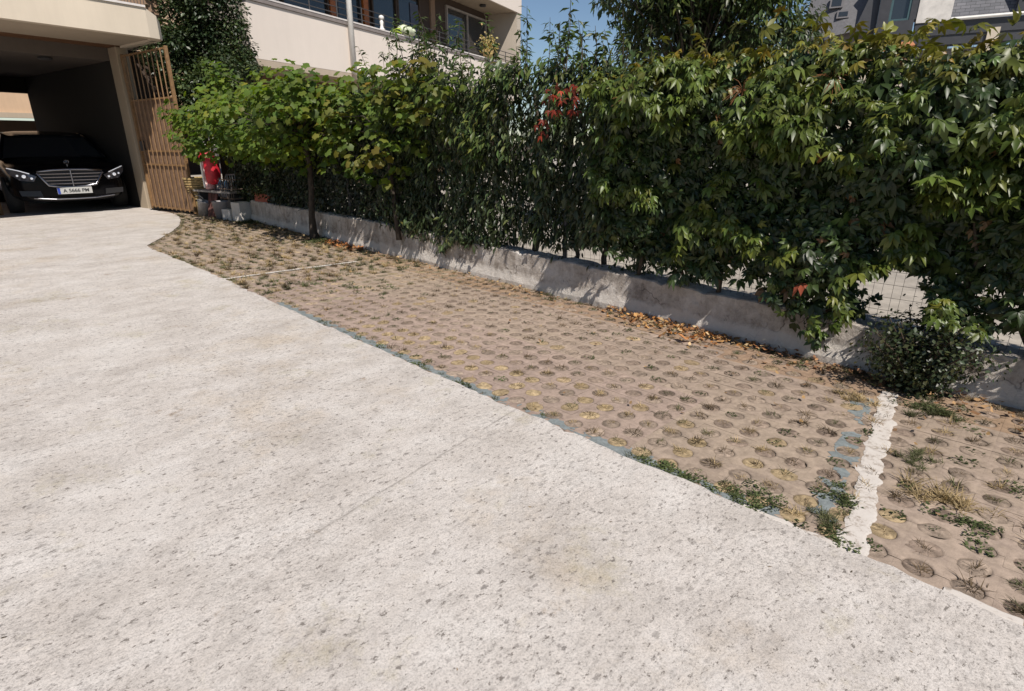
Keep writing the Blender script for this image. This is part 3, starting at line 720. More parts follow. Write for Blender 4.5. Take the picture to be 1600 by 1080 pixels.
N3, T3 = lean(n3, OUT * .6, 1.0, .8, .4, .6); V3 = scatter(*LANCE, at(q3, z3, f3 + rng.uniform(.0, .10, n3)), N3, T3, np.clip(rng.lognormal(-2.65, .28, n3), .035, .11), tones(n3, (.068, .10, .026), .5, .2))  # lighter upper layer: sunlit leaves put into the colour
# upright shoots above the top
parts = [V1, V3]
for _ in range(64):
    sq = random.uniform(2.4, 6.0); b = Vector(tuple(at(np.array([sq]), m_top(np.array([sq])) - .1, np.array([random.uniform(-.35, .2)]))[0])); h = random.uniform(.16, .42) if random.random() < .75 else random.uniform(.4, .55)
    d = Vector((random.gauss(0, .2), random.gauss(0, .2), 1)).normalized(); e = b + d * h; mst = MB(); mst.tube([b, b + d * h * .5 + Vector((.01, 0, 0)), e], [.004, .003, .0015], 4); mst.build('shoot', MAT['stem'], t)
    ln = int(h * 70); tt = rng.uniform(.2, 1.0, ln); P = np.array(b) + np.outer(tt * h, np.array(d)); a = rng.uniform(0, 6.28, ln)
    T_ = np.stack([np.cos(a), np.sin(a), rng.uniform(-.7, .3, ln)], 1); N_ = np.tile([0, 0, 1.], (ln, 1)) + rng.normal(0, .4, (ln, 3))
    parts.append(scatter(*LANCE, P, N_, T_, rng.uniform(.05, .09, ln), tones(ln, (.06, .09, .025), .35)))
put('foliage', np_mesh('foliage', *join(parts)), MAT['leaf'], t)
stems(t, [(2.62, .3, .12, 1.6, .02), (2.9, .35, .12, 1.6, .028), (3.28, .3, .12, 1.6, .022), (3.72, .3, .12, 1.7, .035), (3.85, .34, .12, 1.5, .02), (4.3, .3, .12, 1.6, .03), (4.8, .32, .12, 1.6, .025), (5.3, .3, .12, 1.6, .03)], MAT['stem'], 'trunk')

# -- dark hedge behind the grape vine (left)
t = empty('dark_hedge', QP(8, wallp(8) + .35, .28), 'dark thin-stemmed hedge in the shade behind the grape vine', 'hedge')
def l_front(q, z): return -.06 + .10 * np.exp(-((z - 1.3) / .3) ** 2) + .07 * vn(q * 2.6, z * 1.6, 4) + .05 * vn(q * 6, z * 4, 2)
n = 38000; q, z, f = hedge_pts(n, 5.2, 11.4, lambda q: .34 + .06 * vn(q * 6, 0 * q, 2), lambda q: 1.86 + .1 * vn(q * 3, 0 * q, 5), l_front, .75, .20)
N, T = lean(n, OUT, .4, .2, .6); C = tones(n, (.026, .036, .017), .5, .12); pale = rng.random(n) < .05; C[pale] = tones(pale.sum(), (.075, .10, .045), .3)
put('foliage', np_mesh('foliage', *scatter(*SMALL, at(q, z, f), N, T, rng.uniform(.045, .085, n), C)), MAT['leaf'], t)
stems(t, [(5.3 + .21 * i + random.uniform(-.06, .06), .1 + random.uniform(.0, .25), .12, random.uniform(1.2, 1.8), random.uniform(.007, .014)) for i in range(28)], plain('pale_stem', (.085, .075, .06), .8, 0, .3, 30))

# -- grape vine: two trunks, an arching canopy of broad yellow-green leaves in front of the hedge
def vine(label, trunk, clumps, nleaf, pal, group):
    t = empty('grape_vine', trunk[0][0], label, 'vine', group)
    m = MB(); P_, r_ = zip(*trunk); m.tube(P_, r_, 9); o = m.build('trunk', MAT['bark'], t, smooth=True)
    m = MB(); parts = []; top = Vector(trunk[-1][0])
    for (q, p, z, s) in clumps:
        c = QP(q, p, z); mid = (top + c) / 2 + Vector((0, 0, .12))
        if random.random() < .3: m.tube([top, mid, c], [.009, .006, .003], 5)
        k = int(nleaf * s * s / .017); d = rng.normal(0, 1, (k, 3)); d = unit(d) * (rng.random((k, 1)) ** .45) * s * np.array([1.15, 1.15, .72])
        P = np.array(c) + d; N = unit(d) * .6 + np.array([-.25, -.35, .95]) + rng.normal(0, .38, (k, 3)); T = d * 1.5 / s + np.array([-.2, -.3, -.5]) + rng.normal(0, .4, (k, 3))
        parts.append(scatter(*GRAPE, P, N, T, rng.uniform(.05, .085, k), tones(k, pal[0] if random.random() < .7 else pal[1], .32, .18)))
    m.build('limbs', MAT['bark'], t, smooth=True)
    put('foliage', np_mesh('foliage', *join(parts)), MAT['vine'], t)
def canopy(q0, q1, n, zlo, zhi, plo=-.75, phi=-.05, s0=.16, s1=.28):
    o = []
    for i in range(n):
        q = q0 + (q1 - q0) * (i + random.random()) / n; zz = random.uniform(zlo(q), zhi(q)); p = wallp(min(q, 10.4)) + random.uniform(plo, phi); o.append((q, p, zz, random.uniform(s0, s1)))
    return o
wp = wallp(7.5)
tr1 = [(QP(7.66, wp - .12, -.03), .075), (QP(7.68, wp - .13, .10), .055), (QP(7.64, wp - .14, .35), .042), (QP(7.60, wp - .12, .7), .038), (QP(7.50, wp - .16, 1.05), .034), (QP(7.52, wp - .22, 1.4), .026)]
vine('gnarled grape vine with a bare trunk and bright yellow-green leaves left of the hedge', tr1,
     canopy(6.4, 11.3, 92, lambda q: 1.16 + .10 * math.sin(q * 3) + .22 * min(1, max(0, q - 9.6)), lambda q: 1.95 + .08 * math.sin(q * 2.2) + .05 * max(0, q - 10.5), -.9, .15) + canopy(10.3, 11.6, 12, lambda q: 1.9, lambda q: 2.5, -.2, .5, .18, .28) + canopy(5.2, 8.0, 16, lambda q: .85, lambda q: 1.35, -.35, .0, .11, .19) + canopy(7.6, 9.4, 12, lambda q: .98, lambda q: 1.3, -.55, -.1, .14, .2) + canopy(5.6, 8.2, 22, lambda q: 1.5, lambda q: 2.08, -.4, .25, .16, .26) + canopy(8.6, 10.6, 9, lambda q: 1.2, lambda q: 1.4, -.7, -.2, .12, .2), 13, ((.120, .170, .028), (.080, .125, .026)), 'grape vines along the wall')
tr2 = [(QP(5.60, wallp(5.6) - .06, .20), .034), (QP(5.64, wallp(5.6) - .05, .5), .030), (QP(5.62, wallp(5.6) - .10, .9), .028), (QP(5.55, wallp(5.6) - .14, 1.3), .022)]
vine('smaller grape vine rooted on the wall top with some yellow leaves', tr2,
     canopy(4.3, 7.6, 46, lambda q: 1.22 + .05 * math.sin(q * 5), lambda q: 2.0 if q < 6 else 1.85, -.5, .05, .12, .22) + [(5.42, wallp(5.4) - .42, 1.16, .17), (5.62, wallp(5.4) - .44, 1.10, .16), (5.35, wallp(5.4) - .42, 1.3, .16)], 10, ((.105, .140, .028), (.15, .145, .032)), 'grape vines along the wall')

# -- small dark bush at the foot of the wall
def bush(name, label, cat, c, rx, h, n, base, s0, s1, ns=14):
    t = empty(name, c, label, cat); c = Vector(c); m = MB(); P = []
    for _ in range(ns):
        a = random.uniform(0, 6.28); r = random.random() ** .5 * rx; e = c + Vector((r * math.cos(a), r * math.sin(a), h * random.uniform(.55, 1.05) * (1 - .25 * r / rx)))
        m.tube([c + Vector((random.gauss(0, .02), random.gauss(0, .02), 0)), (c + e) / 2 + Vector((0, 0, h * .08)), e], [.007, .005, .002], 5)
        k = n // ns; tt = rng.uniform(.12, 1., k); P.append(np.array(c) + np.outer(tt, np.array(e - c)) + rng.normal(0, rx * .17, (k, 3)) * np.array([1, 1, .7]))
    P = np.concatenate(P); P[:, 2] = np.maximum(P[:, 2], c.z + .01); k = len(P); d = P - np.array(c) - np.array([0, 0, h * .3])
    N = unit(d) + rng.normal(0, .6, (k, 3)) + np.array([0, 0, .4]); T = d + rng.normal(0, .3, (k, 3))
    m.build('stems', MAT['stem'], t)
    put('foliage', np_mesh('foliage', *scatter(*SMALL, P, N, T, rng.uniform(s0, s1, k), tones(k, base, .5, .2))), MAT['leaf'], t)
bush('small_bush', 'small dark round-leaved bush growing against the wall foot near the white line', 'bush', QP(.46, wallp(.46) - .13, -.02), .33, .50, 4600, (.036, .048, .02), .018, .034, 26)

# -- trees
def tree(name, label, base, trunk_h, r0, crown, nl, tpl, s0, s1, cols, mat, clumps=60, cs=.32, droop=.4, group=None):
    """crown = (cx, cy, cz, rx, ry, rz): uneven clumps of leaves at the ends of limbs"""
    base = Vector(base); t = empty(name, base, label, 'tree', group); cx, cy, cz, rx, ry, rz = crown; c = Vector((cx, cy, cz))
    m = MB(); top = Vector((cx, cy, base.z + trunk_h)); m.tube([base, base + (top - base) * .4 + Vector((.04, .03, 0)), top], [r0, r0 * .8, r0 * .6], 9); m.build('trunk', MAT['bark'], t, smooth=True)
    m = MB(); parts = []
    for _ in range(clumps):
        d = Vector((random.gauss(0, 1), random.gauss(0, 1), random.gauss(0, 1))).normalized() * random.random() ** .4
        e = c + Vector((d.x * rx, d.y * ry, d.z * rz)); s = cs * random.uniform(.6, 1.35); m.tube([top, (top + e) / 2 + Vector((0, 0, .1)), e], [min(r0 * .3, .018), min(r0 * .2, .012), .004], 5)
        k = int(nl / clumps * (s / cs) ** 2); g = unit(rng.normal(0, 1, (k, 3))) * rng.random((k, 1)) ** .5 * s
        P = np.array(e) + g; N = np.array([0, 0, .9]) + unit(g) * .5 + rng.normal(0, .45, (k, 3)); T = unit(g) + np.array([0, 0, -droop]) + rng.normal(0, .4, (k, 3))
        parts.append(scatter(*tpl, P, N, T, rng.uniform(s0, s1, k), tones(k, cols[random.randrange(len(cols))], .35, .14)))
    m.build('limbs', MAT['bark'], t, smooth=True); put('crown', np_mesh('crown', *join(parts)), mat, t)
tree('fruit_tree', 'leafy fruit tree with narrow leaves rising behind the middle of the hedge', (2.25, 7.6, .12), 1.6, .10, (2.15, 7.5, 2.90, 1.25, 1.1, 1.05), 20000, LANCE, .07, .125, ((.048, .072, .022), (.065, .10, .025), (.038, .055, .02)), MAT['leaf'], 95, .27, .8)
tree('slender_tree', 'slender young tree with pale drooping leaves in front of the slate roof', (3.75, 8.2, .12), 1.9, .04, (3.75, 8.2, 2.45, .36, .36, .42), 900, LANCE, .07, .12, ((.075, .10, .03),), MAT['leaf'], 14, .16, .9)
tree('evergreen_tree', 'dense dark evergreen filling the gap between the two buildings', (-6.05, 12.95, 0), 1.8, .10, (-6.3, 12.75, 3.2, 1.0, .7, 1.65), 30000, SMALL, .05, .095, ((.036, .056, .022), (.055, .08, .03), (.026, .042, .018)), MAT['leaf'], 150, .26, .5)
tree('acacia_tree', 'grey-green leafy tree standing by the end of the low wall', (-5.35, 12.3, 0), 1.4, .06, (-5.75, 12.2, 2.2, 1.05, .5, .8), 14000, SMALL, .05, .09, ((.07, .10, .03), (.045, .065, .028)), MAT['leaf'], 46, .2, .4)

# ---------------------------------------------------------------- building with the drive-through (left)
B1 = Frame((-7.458, 11.94), 36); DEP = 5.35
root = empty('apartment_building', B1(0, 0, 0), 'cream apartment building with a drive-through passage under a bulging balcony', 'building')
m = MB(); m.box(B1, 0, .22, -.35, 0, -.05, 2.98); m.build('pillar', stucco('pillar_render', (.34, .275, .20)), root, bevel=.015)
m = MB(); m.box(B1, -3.34, -3.1, -.35, 0, -.05, 2.98); m.build('pillar', MAT['tan_wall'], root, bevel=.015)
m = MB(); m.box(B1, .22, .98, -.3, -.03, -.05, 2.02); m.box(B1, .222, .978, -.298, -.032, 3.3, 8); m.build('front_wall', MAT['tan_wall'], root)
m = MB(); m.box(B1, .245, .98, -.9, -.31, 2.02, 2.98); m.build('shade_recess', MAT['brown'], root)  # added recess; its dark render stands in for shade under the balcony
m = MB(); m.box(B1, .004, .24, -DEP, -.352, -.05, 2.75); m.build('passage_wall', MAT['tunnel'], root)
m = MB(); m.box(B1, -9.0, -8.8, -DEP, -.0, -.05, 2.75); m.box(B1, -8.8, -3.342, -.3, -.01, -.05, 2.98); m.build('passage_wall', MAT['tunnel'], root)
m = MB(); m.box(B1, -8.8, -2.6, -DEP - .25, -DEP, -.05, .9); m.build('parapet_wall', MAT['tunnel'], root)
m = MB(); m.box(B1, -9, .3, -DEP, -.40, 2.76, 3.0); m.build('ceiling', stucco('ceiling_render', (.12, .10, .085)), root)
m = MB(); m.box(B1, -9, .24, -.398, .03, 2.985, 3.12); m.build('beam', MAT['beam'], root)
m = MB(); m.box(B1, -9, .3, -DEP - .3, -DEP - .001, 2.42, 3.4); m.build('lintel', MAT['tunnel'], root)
m = MB(); m.lathe([(.02, .0), (.10, 0), (.115, -.03), (.09, -.05), (.02, -.055)], B1(-.92, -.72, 2.758), 14); m.build('ceiling_lamp', MAT['rail'], root)
# upper storey above the passage, and the balcony slab with its rounded parapet
m = MB(); m.box(B1, -9, .97, -DEP, -.05, 3.125, 7.4); m.build('upper_wall', MAT['warm'], root)
slab = MB(); pts = []
for a, n_ in ([(-9, 1.35)] + [(-9 + 8.6 * k / 14, 1.35 + .34 * (1 - ((k / 14) - 1) ** 2)) for k in range(1, 15)] + [(-.1, 1.685), (.08, 1.64), (.17, 1.53), (.20, 1.35)]): pts.append((a, n_))
outer = pts; inner = [(a - (.14 if i > 14 else 0), n_ - .14) for i, (a, n_) in enumerate(pts)]
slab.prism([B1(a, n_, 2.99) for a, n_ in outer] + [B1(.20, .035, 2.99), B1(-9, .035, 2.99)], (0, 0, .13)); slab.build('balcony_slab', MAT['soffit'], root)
par = MB()
def zpar(a): return 3.40 if a < -.02 else 3.40 - .20 * (a + .02) / .22
n_ = len(outer); vs_ = []
for (a, b), (a2, b2) in zip(outer, inner):
    vs_ += [B1(a, b + .004, 2.955), B1(a, b + .004, zpar(a)), B1(a2, b2, zpar(a)), B1(a2, b2, 2.955)]
fs = []
for i in range(n_ - 1):
    for k in range(4): fs.append((4 * i + k, 4 * i + (k + 1) % 4, 4 * i + 4 + (k + 1) % 4, 4 * i + 4 + k))
fs += [(0, 3, 2, 1), (4 * n_ - 4, 4 * n_ - 3, 4 * n_ - 2, 4 * n_ - 1)]; par.add(vs_, fs); par.build('balcony', MAT['warm'], root)
m = MB(); m.box(B1, .07, .196, .05, 1.345, 2.955, 3.30); m.build('balcony_side', MAT['warm'], root)
m = MB()
for i in range(len(outer) - 4):
    a, b = outer[i]; a2, b2 = outer[i + 1]
    m.add([B1(a, b + .03, zpar(a) + .002), B1(a2, b2 + .03, zpar(a2) + .002), B1(a2, b2 - .17, zpar(a2) + .002), B1(a, b - .17, zpar(a) + .002), B1(a, b + .03, zpar(a) + .034), B1(a2, b2 + .03, zpar(a2) + .034), B1(a2, b2 - .17, zpar(a2) + .034), B1(a, b - .17, zpar(a) + .034)], [(0, 1, 5, 4), (4, 5, 6, 7), (1, 0, 3, 2), (2, 3, 7, 6), (0, 4, 7, 3), (1, 2, 6, 5)])
m.build('coping', MAT['coping_edge'], root)
m = MB()
for k in range(60): a = -3.0 + k * .05; m.tube([B1(a, 1.58, 3.43), B1(a, 1.58, 4.2)], .006, 4)
m.tube([B1(-3.1, 1.58, 4.2), B1(.0, 1.58, 4.2)], .018, 6); m.build('railing', MAT['rail'], root)

# right leaf of the iron gate, standing open towards the drive; left leaf folded into the passage
def gate(label, hinge, tip, h, zb=.03, group='leaves of the iron gate'):
    t = empty('iron_gate', hinge, label, 'gate', group); h0 = Vector(hinge); v = Vector(tip) - h0; L = v.length; v.normalize()
    G = Frame((h0.x, h0.y), math.degrees(math.atan2(v.x, v.y)))
    for a in (0, L): m = MB(); m.box(G, a - .028, a + .028, -.025, .025, zb - .02, h); m.build('stile', MAT['gate'], t, bevel=.004)
    for z in (zb + .03, .87, 1.12, 2.03, h - .03): m = MB(); m.box(G, .0283, L - .0283, -.016, .016, z - .014, z + .014); m.build('rail', MAT['gate'], t)
    nb_ = max(2, int(L / .17))
    for k in range(1, nb_): a = L * k / nb_; m = MB(); m.tube([G(a, .018, zb + .0), G(a, .018, h - .02)], .011, 6); m.build('bar', MAT['gate'], t)
    m = MB(); m.box(G, .03, L - .03, -.022, -.017, zb + .045, 2.015); m.build('panel', plain('tan_sheet', (.18, .112, .072), .6, 0, .3, 6), t)
    m = MB(); m.box(G, .05, .16, -.03, .03, 1.12, 1.30); m.build('lock_box', MAT['rail'], t); return t
gate('ochre barred iron gate leaf standing open beside the passage pillar', B1(.06, .08, 0), (-5.96, 10.93, 0), 2.84)
gate('left ochre gate leaf, mostly cut off by the picture edge', B1(-3.1, -.03, 0), (-9.42, 10.70, 0), 2.80)

# building beyond the passage
B4 = Frame((-17.6, 19.6), 36 + 3)
root = empty('beige_building', B4(0, 0, 0), 'sunlit beige house front seen through the far end of the passage', 'building')
m = MB(); m.box(B4, -9, 9, -3, 0, 2.24, 7); m.build('wall', stucco('peach_render', (.56, .40, .27)), root)
m = MB(); m.box(B4, -9, 9, -.2, .12, 2.08, 2.237); m.build('ledge', MAT['soffit'], root)
m = MB(); m.box(B4, -.35, .65, -.35, -.02, -.06, 2.078); m.build('pillar', MAT['cream'], root)
m = MB(); m.box(B4, -9, 9, -3, -2.8, -.06, 2.078); m.build('back_wall', MAT['brown'], root)
m = MB(); m.box(B4, -.62, -.18, .004, .02, 2.75, 3.1); m.build('vent', MAT['beam'], root)

# ---------------------------------------------------------------- apartment building with the long balcony
B2 = Frame((-5.6, 13.7), 26)
root = empty('apartment_building', B2(0, 0, 0), 'pale apartment building with a long cream balcony, dark windows and white downpipe', 'building')
m = MB(); m.box(B2, 0, 13.6, -.14, 0, 3.0, 4.12); m.build('balcony', MAT['cream'], root, bevel=.01)
m = MB(); m.box(B2, 0.002, .14, -1.298, -.142, 3.0, 4.12); m.build('balcony_side', stucco('shaded_end_render', (.42, .38, .33), .5), root)  # darker, streaked colour paints the tree's shade on this end face
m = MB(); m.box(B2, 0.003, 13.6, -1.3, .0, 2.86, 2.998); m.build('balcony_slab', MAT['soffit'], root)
m = MB(); m.box(B2, -.03, 13.6, -.20, .035, 4.122, 4.20); m.build('coping', MAT['coping'], root)
m = MB(); m.box(B2, -.035, 13.6, -.21, .045, 4.202, 4.235); m.build('coping_edge', MAT['coping_edge'], root)
m = MB()
for z in (4.36, 4.50, 4.64): m.tube([B2(.0, -.1, z), B2(13.4, -.1, z)], .012, 6)
for k in range(14): m.tube([B2(.05 + k * .95, -.1, 4.23), B2(.05 + k * .95, -.1, 4.66)], .016, 6)
m.build('railing', MAT['rail'], root)
m = MB(); m.box(B2, 0, 15.1, -1.6, -1.302, -.1, 2.86); m.build('lower_wall', stucco('low_brown_render', (.13, .085, .055)), root)
m = MB(); m.box(B2, -.3, 15.1, -1.6, -1.302, 2.861, 6.2); m.build('upper_wall', MAT['brown'], root)
m = MB(); m.box(B2, -.3, 13.6, -1.6, -.05, 6.17, 6.30); m.build('upper_slab', MAT['soffit'], root)
m = MB(); m.box(B2, -.3, 13.6, -.05, .02, 6.15, 7.4); m.build('upper_balcony', MAT['cream'], root)
m = MB(); m.box(B2, 13.25, 13.6, -1.3, -.02, 4.24, 6.168); m.build('end_pier', stucco('shaded_pier', (.48, .42, .35)), root)
m = MB(); m.box(B2, 13.62, 15.1, -1.298, -1.1, 2.9, 7.4); m.build('side_wall', stucco('grey_render', (.40, .36, .31)), root)
m = MB(); m.box(B2, 8.95, 9.22, -1.3, -1.24, 2.9, 6.168); m.build('pilaster', MAT['tan_wall'], root)
m = MB(); m.lathe([(.02, 0), (.12, 0), (.13, -.05), (.10, -.07), (.02, -.075)], B2(11.55, -.62, 6.168), 14); m.build('ceiling_lamp', MAT['rail'], root)
m = MB(); m.tube([B2(3.15, .09, 2.98), B2(3.15, .09, 8)], .075, 12); m.build('downpipe', MAT['white'], root, smooth=True)
m = MB(); m.box(B2, 3.35, 3.75, -.0, .22, 2.84, 3.08); m.box(B2, 3.33, 3.77, .0, .24, 3.082, 3.10); m.build('meter_box', MAT['white'], root, bevel=.01)
def window(a0, a1, z0, z1, frame_mat, cols=1, tilt=.0):
    m = MB(); w = .07
    m.box(B2, a0, a0 + w, -1.3, -1.22, z0, z1); m.box(B2, a1 - w, a1, -1.3, -1.22, z0, z1); m.box(B2, a0 + w, a1 - w, -1.3, -1.22, z1 - w, z1); m.box(B2, a0 + w, a1 - w, -1.3, -1.22, z0, z0 + w)
    for k in range(1, cols): a = a0 + (a1 - a0) * k / cols; m.box(B2, a - .035, a + .035, -1.3, -1.222, z0 + w, z1 - w)
    f = m.build('window', frame_mat, root)
    m = MB(); m.box(B2, a0 + w, a1 - w, -1.3, -1.28, z0 + w, z1 - w); m.build('pane', MAT['glass'], f)
window(.6, 3.9, 3.1, 5.9, MAT['wood_dark'], 2); window(4.2, 5.25, 3.1, 5.9, MAT['rail'], 1); window(5.75, 7.0, 3.1, 5.9, MAT['wood_dark'], 1); window(7.02, 8.3, 3.1, 5.9, MAT['wood_dark'], 1)
window(9.95, 12.95, 3.1, 5.93, plain('pale_frame', (.34, .30, .27), .6), 2)
for a in (4.02, 5.42): m = MB(); m.box(B2, a - .11, a + .11, -1.3, -1.18, 2.95, 6.16); m.build('window_post', MAT['orange'], root, bevel=.01)
m = MB(); m.box(B2, 7.75, 8.2, -1.275, -1.255, 3.1, 5.6); m.build('curtain', plain('blue_grey_curtain', (.10, .12, .17), .9), root)
# things on the balcony ledge
t = empty('figurine', B2(4.62, -.08, 4.236), 'small white figurine standing on the balcony ledge', 'figurine')
m = MB(); m.lathe([(.085, 0), (.09, .02), (.05, .05), (.04, .12), (.055, .2), (.03, .25)], B2(4.62, -.05, 4.236), 14); m.build('body', MAT['white'], t, smooth=True)
m = MB(); m.lathe([(.02, .245), (.06, .27), (.075, .31), (.06, .35), (.02, .37)], B2(4.62, -.05, 4.236), 12); m.build('head', MAT['white'], t, smooth=True)
t = empty('cloth_bundle', B2(5.6, 0, 4.236), 'white and lime green cloth bundle lying over the balcony ledge', 'cloth')
m = MB(); m.lathe([(.02, -.36), (.10, -.33), (.16, -.2), (.17, 0), (.14, .2), (.12, .3), (.03, .35)], B2(5.72, 0.0, 4.38), 14, Matrix((B2.n, Vector((0, 0, 1)), B2.d)).transposed(), 1, .85)
m.build('bundle', plain('pale_cloth', (.55, .60, .42), .9, 0, .2, 9), t, smooth=True)
m = MB(); m.prism([B2(5.0, .03, 4.26), B2(5.35, .05, 4.40), B2(5.4, .05, 4.26)], B2.n * -.14); m.build('flap', plain('lime_cloth', (.36, .46, .05), .9), t)
t = empty('flower_basket', B2(10.6, .15, 4.3), 'yellow flower basket hanging at the far end of the balcony', 'flowers')
m = MB(); m.lathe([(.16, 0), (.22, .1), (.25, .24), (.22, .25)], B2(10.7, .05, 4.236), 12); m.build('basket', plain('straw_basket', (.42, .30, .13), .9), t)
k = 420; P = np.array(B2(10.7, .06, 4.62)) + rng.normal(0, 1, (k, 3)) * np.array([.15, .15, .17])
put('blossom', np_mesh('blossom', *scatter(*GRAPE, P, rng.normal(0, 1, (k, 3)) + np.array([.4, -.5, .5]), rng.normal(0, 1, (k, 3)), rng.uniform(.04, .07, k), tones(k, (.42, .33, .16), .25, .1))), MAT['vine'], t)

# ---------------------------------------------------------------- grey house with slate roof (far right)
def slate_mat():
    M = Mat('slate', rough=.6, spec=.4); br = M.n('ShaderNodeTexBrick'); br.inputs['Scale'].default_value = 1
    br.inputs['Brick Width'].default_value = .22; br.inputs['Row Height'].default_value = .085; br.inputs['Mortar Size'].default_value = .006
    br.inputs['Color1'].default_value = (.085, .088, .10, 1); br.inputs['Color2'].default_value = (.13, .13, .145, 1); br.inputs['Mortar'].default_value = (.03, .03, .035, 1)
    sep = M.n('ShaderNodeSeparateXYZ'); cmb = M.n('ShaderNodeCombineXYZ'); M.l(M.co((1, 1, 1), (0, 0, R(29))), sep.inputs[0])
    M.l(sep.outputs[0], cmb.inputs[0]); M.l(sep.outputs[2], cmb.inputs[1]); M.l(cmb.outputs[0], br.inputs['Vector'])
    M.color(M.mix(.8, br.outputs['Color'], M.ramp(M.noise(3, 6, .7), [(.3, .7), (.7, 1.25)]), 'MULTIPLY')); M.bump(br.outputs['Fac'], -.4, .01); return M.m
MAT['slate'] = slate_mat()
class Frame3(Frame):
    def __init__(s): s.o = Vector((8.6, 20.5, 0)); s.d = Vector((.8746, -.4848, 0)); s.n = Vector((-.4848, -.8746, 0))
B3 = Frame3()
root = empty('slate_house', B3(2, 0, 0), 'grey house with a steep slate roof, dormer and white gutter above the hedge', 'house')
lg = stucco('light_grey_render', (.26, .245, .25)); dk = plain('anthracite_panel', (.045, .046, .052), .5)
m = MB(); m.box(B3, .6, 2.61, -6, -.5, -.1, 4.6); m.box(B3, 2.612, 9, -6, -.5, -.1, 3.9); m.build('wall', lg, root)
m = MB(); m.prism([B3(.5, -.3, 4.30), B3(2.02, -.05, 4.48), B3(2.72, -1.0, 6.1), B3(.72, -1.25, 6.1)], B3.n * -.2); m.build('gable_roof', plain('grey_shingle', (.125, .122, .128), .8, 0, .2, 14, .5), root)
m = MB(); m.prism([B3(2.04, -.06, 4.46), B3(2.615, -.08, 4.42), B3(2.615, -.2, 6.4), B3(2.60, -.9, 6.4)], B3.n * -.15); m.build('shadow_wedge', dk, root)  # dark wedge stands in for the shadow between gable and post
m = MB(); m.box(B3, 2.62, 2.9, -.6, .05, 3.9, 6.4); m.build('corner_post', dk, root)
m = MB(); m.box(B3, 2.9, 3.55, -.5, .04, 4.2, 4.66); m.box(B3, 3.42, 3.6, -.5, .04, 4.662, 6.4); m.build('dormer', dk, root)
m = MB(); f = MB()
f.box(B3, 2.902, 2.96, -.1, .02, 4.662, 5.4); f.box(B3, 3.36, 3.418, -.1, .02, 4.662, 5.4); f.box(B3, 2.96, 3.36, -.1, .018, 4.664, 4.71); fo = f.build('window', plain('teal_frame', (.05, .10, .11), .5), root)
m.box(B3, 2.96, 3.36, -.1, -.06, 4.71, 5.4); m.build('pane', MAT['glass'], fo)
m = MB(); m.box(B3, 3.602, 4.42, -.5, .06, 4.55, 6.5); m.build('white_panel', plain('white_panel', (.60, .57, .53), .7), root)
m = MB(); m.prism([B3(4.422, .02, 4.60), B3(8.6, .02, 4.60), B3(8.6, -.75, 6.4), B3(4.422, -.75, 6.4)], B3.n * -.15); m.build('slate_roof', MAT['slate'], root)
m = MB(); m.tube([B3(4.43, .09, 4.58), B3(8.6, .09, 4.60)], .045, 8); m.build('gutter', MAT['white'], root)
m = MB(); m.box(B3, 2.9, 8.6, -.49, .0, 3.95, 4.198); m.box(B3, 3.61, 8.6, -.49, .03, 4.2, 4.545); m.build('fascia', dk, root)
m = MB(); m.box(B3, 5.86, 6.6, -.4, .10, 4.65, 5.6); m.build('dormer', dk, root)
m = MB(); m.box(B3, 5.95, 6.5, .1, .12, 4.9, 5.5); m.build('pane', MAT['glass'], root)
m = MB(); m.box(B3, 5.35, 5.62, -.1, .06, 3.6, 4.30); m.build('pier', MAT['warm'], root)
for a0, a1, z0, z1 in ((1.25, 1.62, 5.25, 5.6), (1.50, 1.85, 4.92, 5.16)):
    m = MB(); zc = lambda z: -.14 - .9 * (z - 4.4) / 1.65 
    m.prism([B3(a0, zc(z0) + .10, z0), B3(a1, zc(z0) + .10, z0), B3(a1, zc(z1) + .10, z1), B3(a0, zc(z1) + .10, z1)], B3.n * -.08); f = m.build('skylight', plain('skylight_frame', (.10, .095, .10), .5), root)
    m = MB(); i_ = .05; m.prism([B3(a0 + i_, zc(z0 + i_) + .108, z0 + i_), B3(a1 - i_, zc(z0 + i_) + .108, z0 + i_), B3(a1 - i_, zc(z1 - i_) + .108, z1 - i_), B3(a0 + i_, zc(z1 - i_) + .108, z1 - i_)], B3.n * -.05); m.build('pane', MAT['glass'], f)
t = empty('tiled_shed', B3(2.2, 3, 0), 'low orange tiled shed roof in front of the slate house', 'shed')
m = MB(); m.box(B3, 1.9, 3.4, 2.1, 3.4, -.1, 3.42); m.build('wall', MAT['warm'], t)
m = MB(); m.prism([B3(1.8, 3.55, 3.36), B3(3.5, 3.55, 3.50), B3(3.5, 2.0, 3.80), B3(1.8, 2.0, 3.64)], (0, 0, .06)); m.build('roof', plain('terracotta', (.42, .17, .07), .85, 0, .3, 12), t)

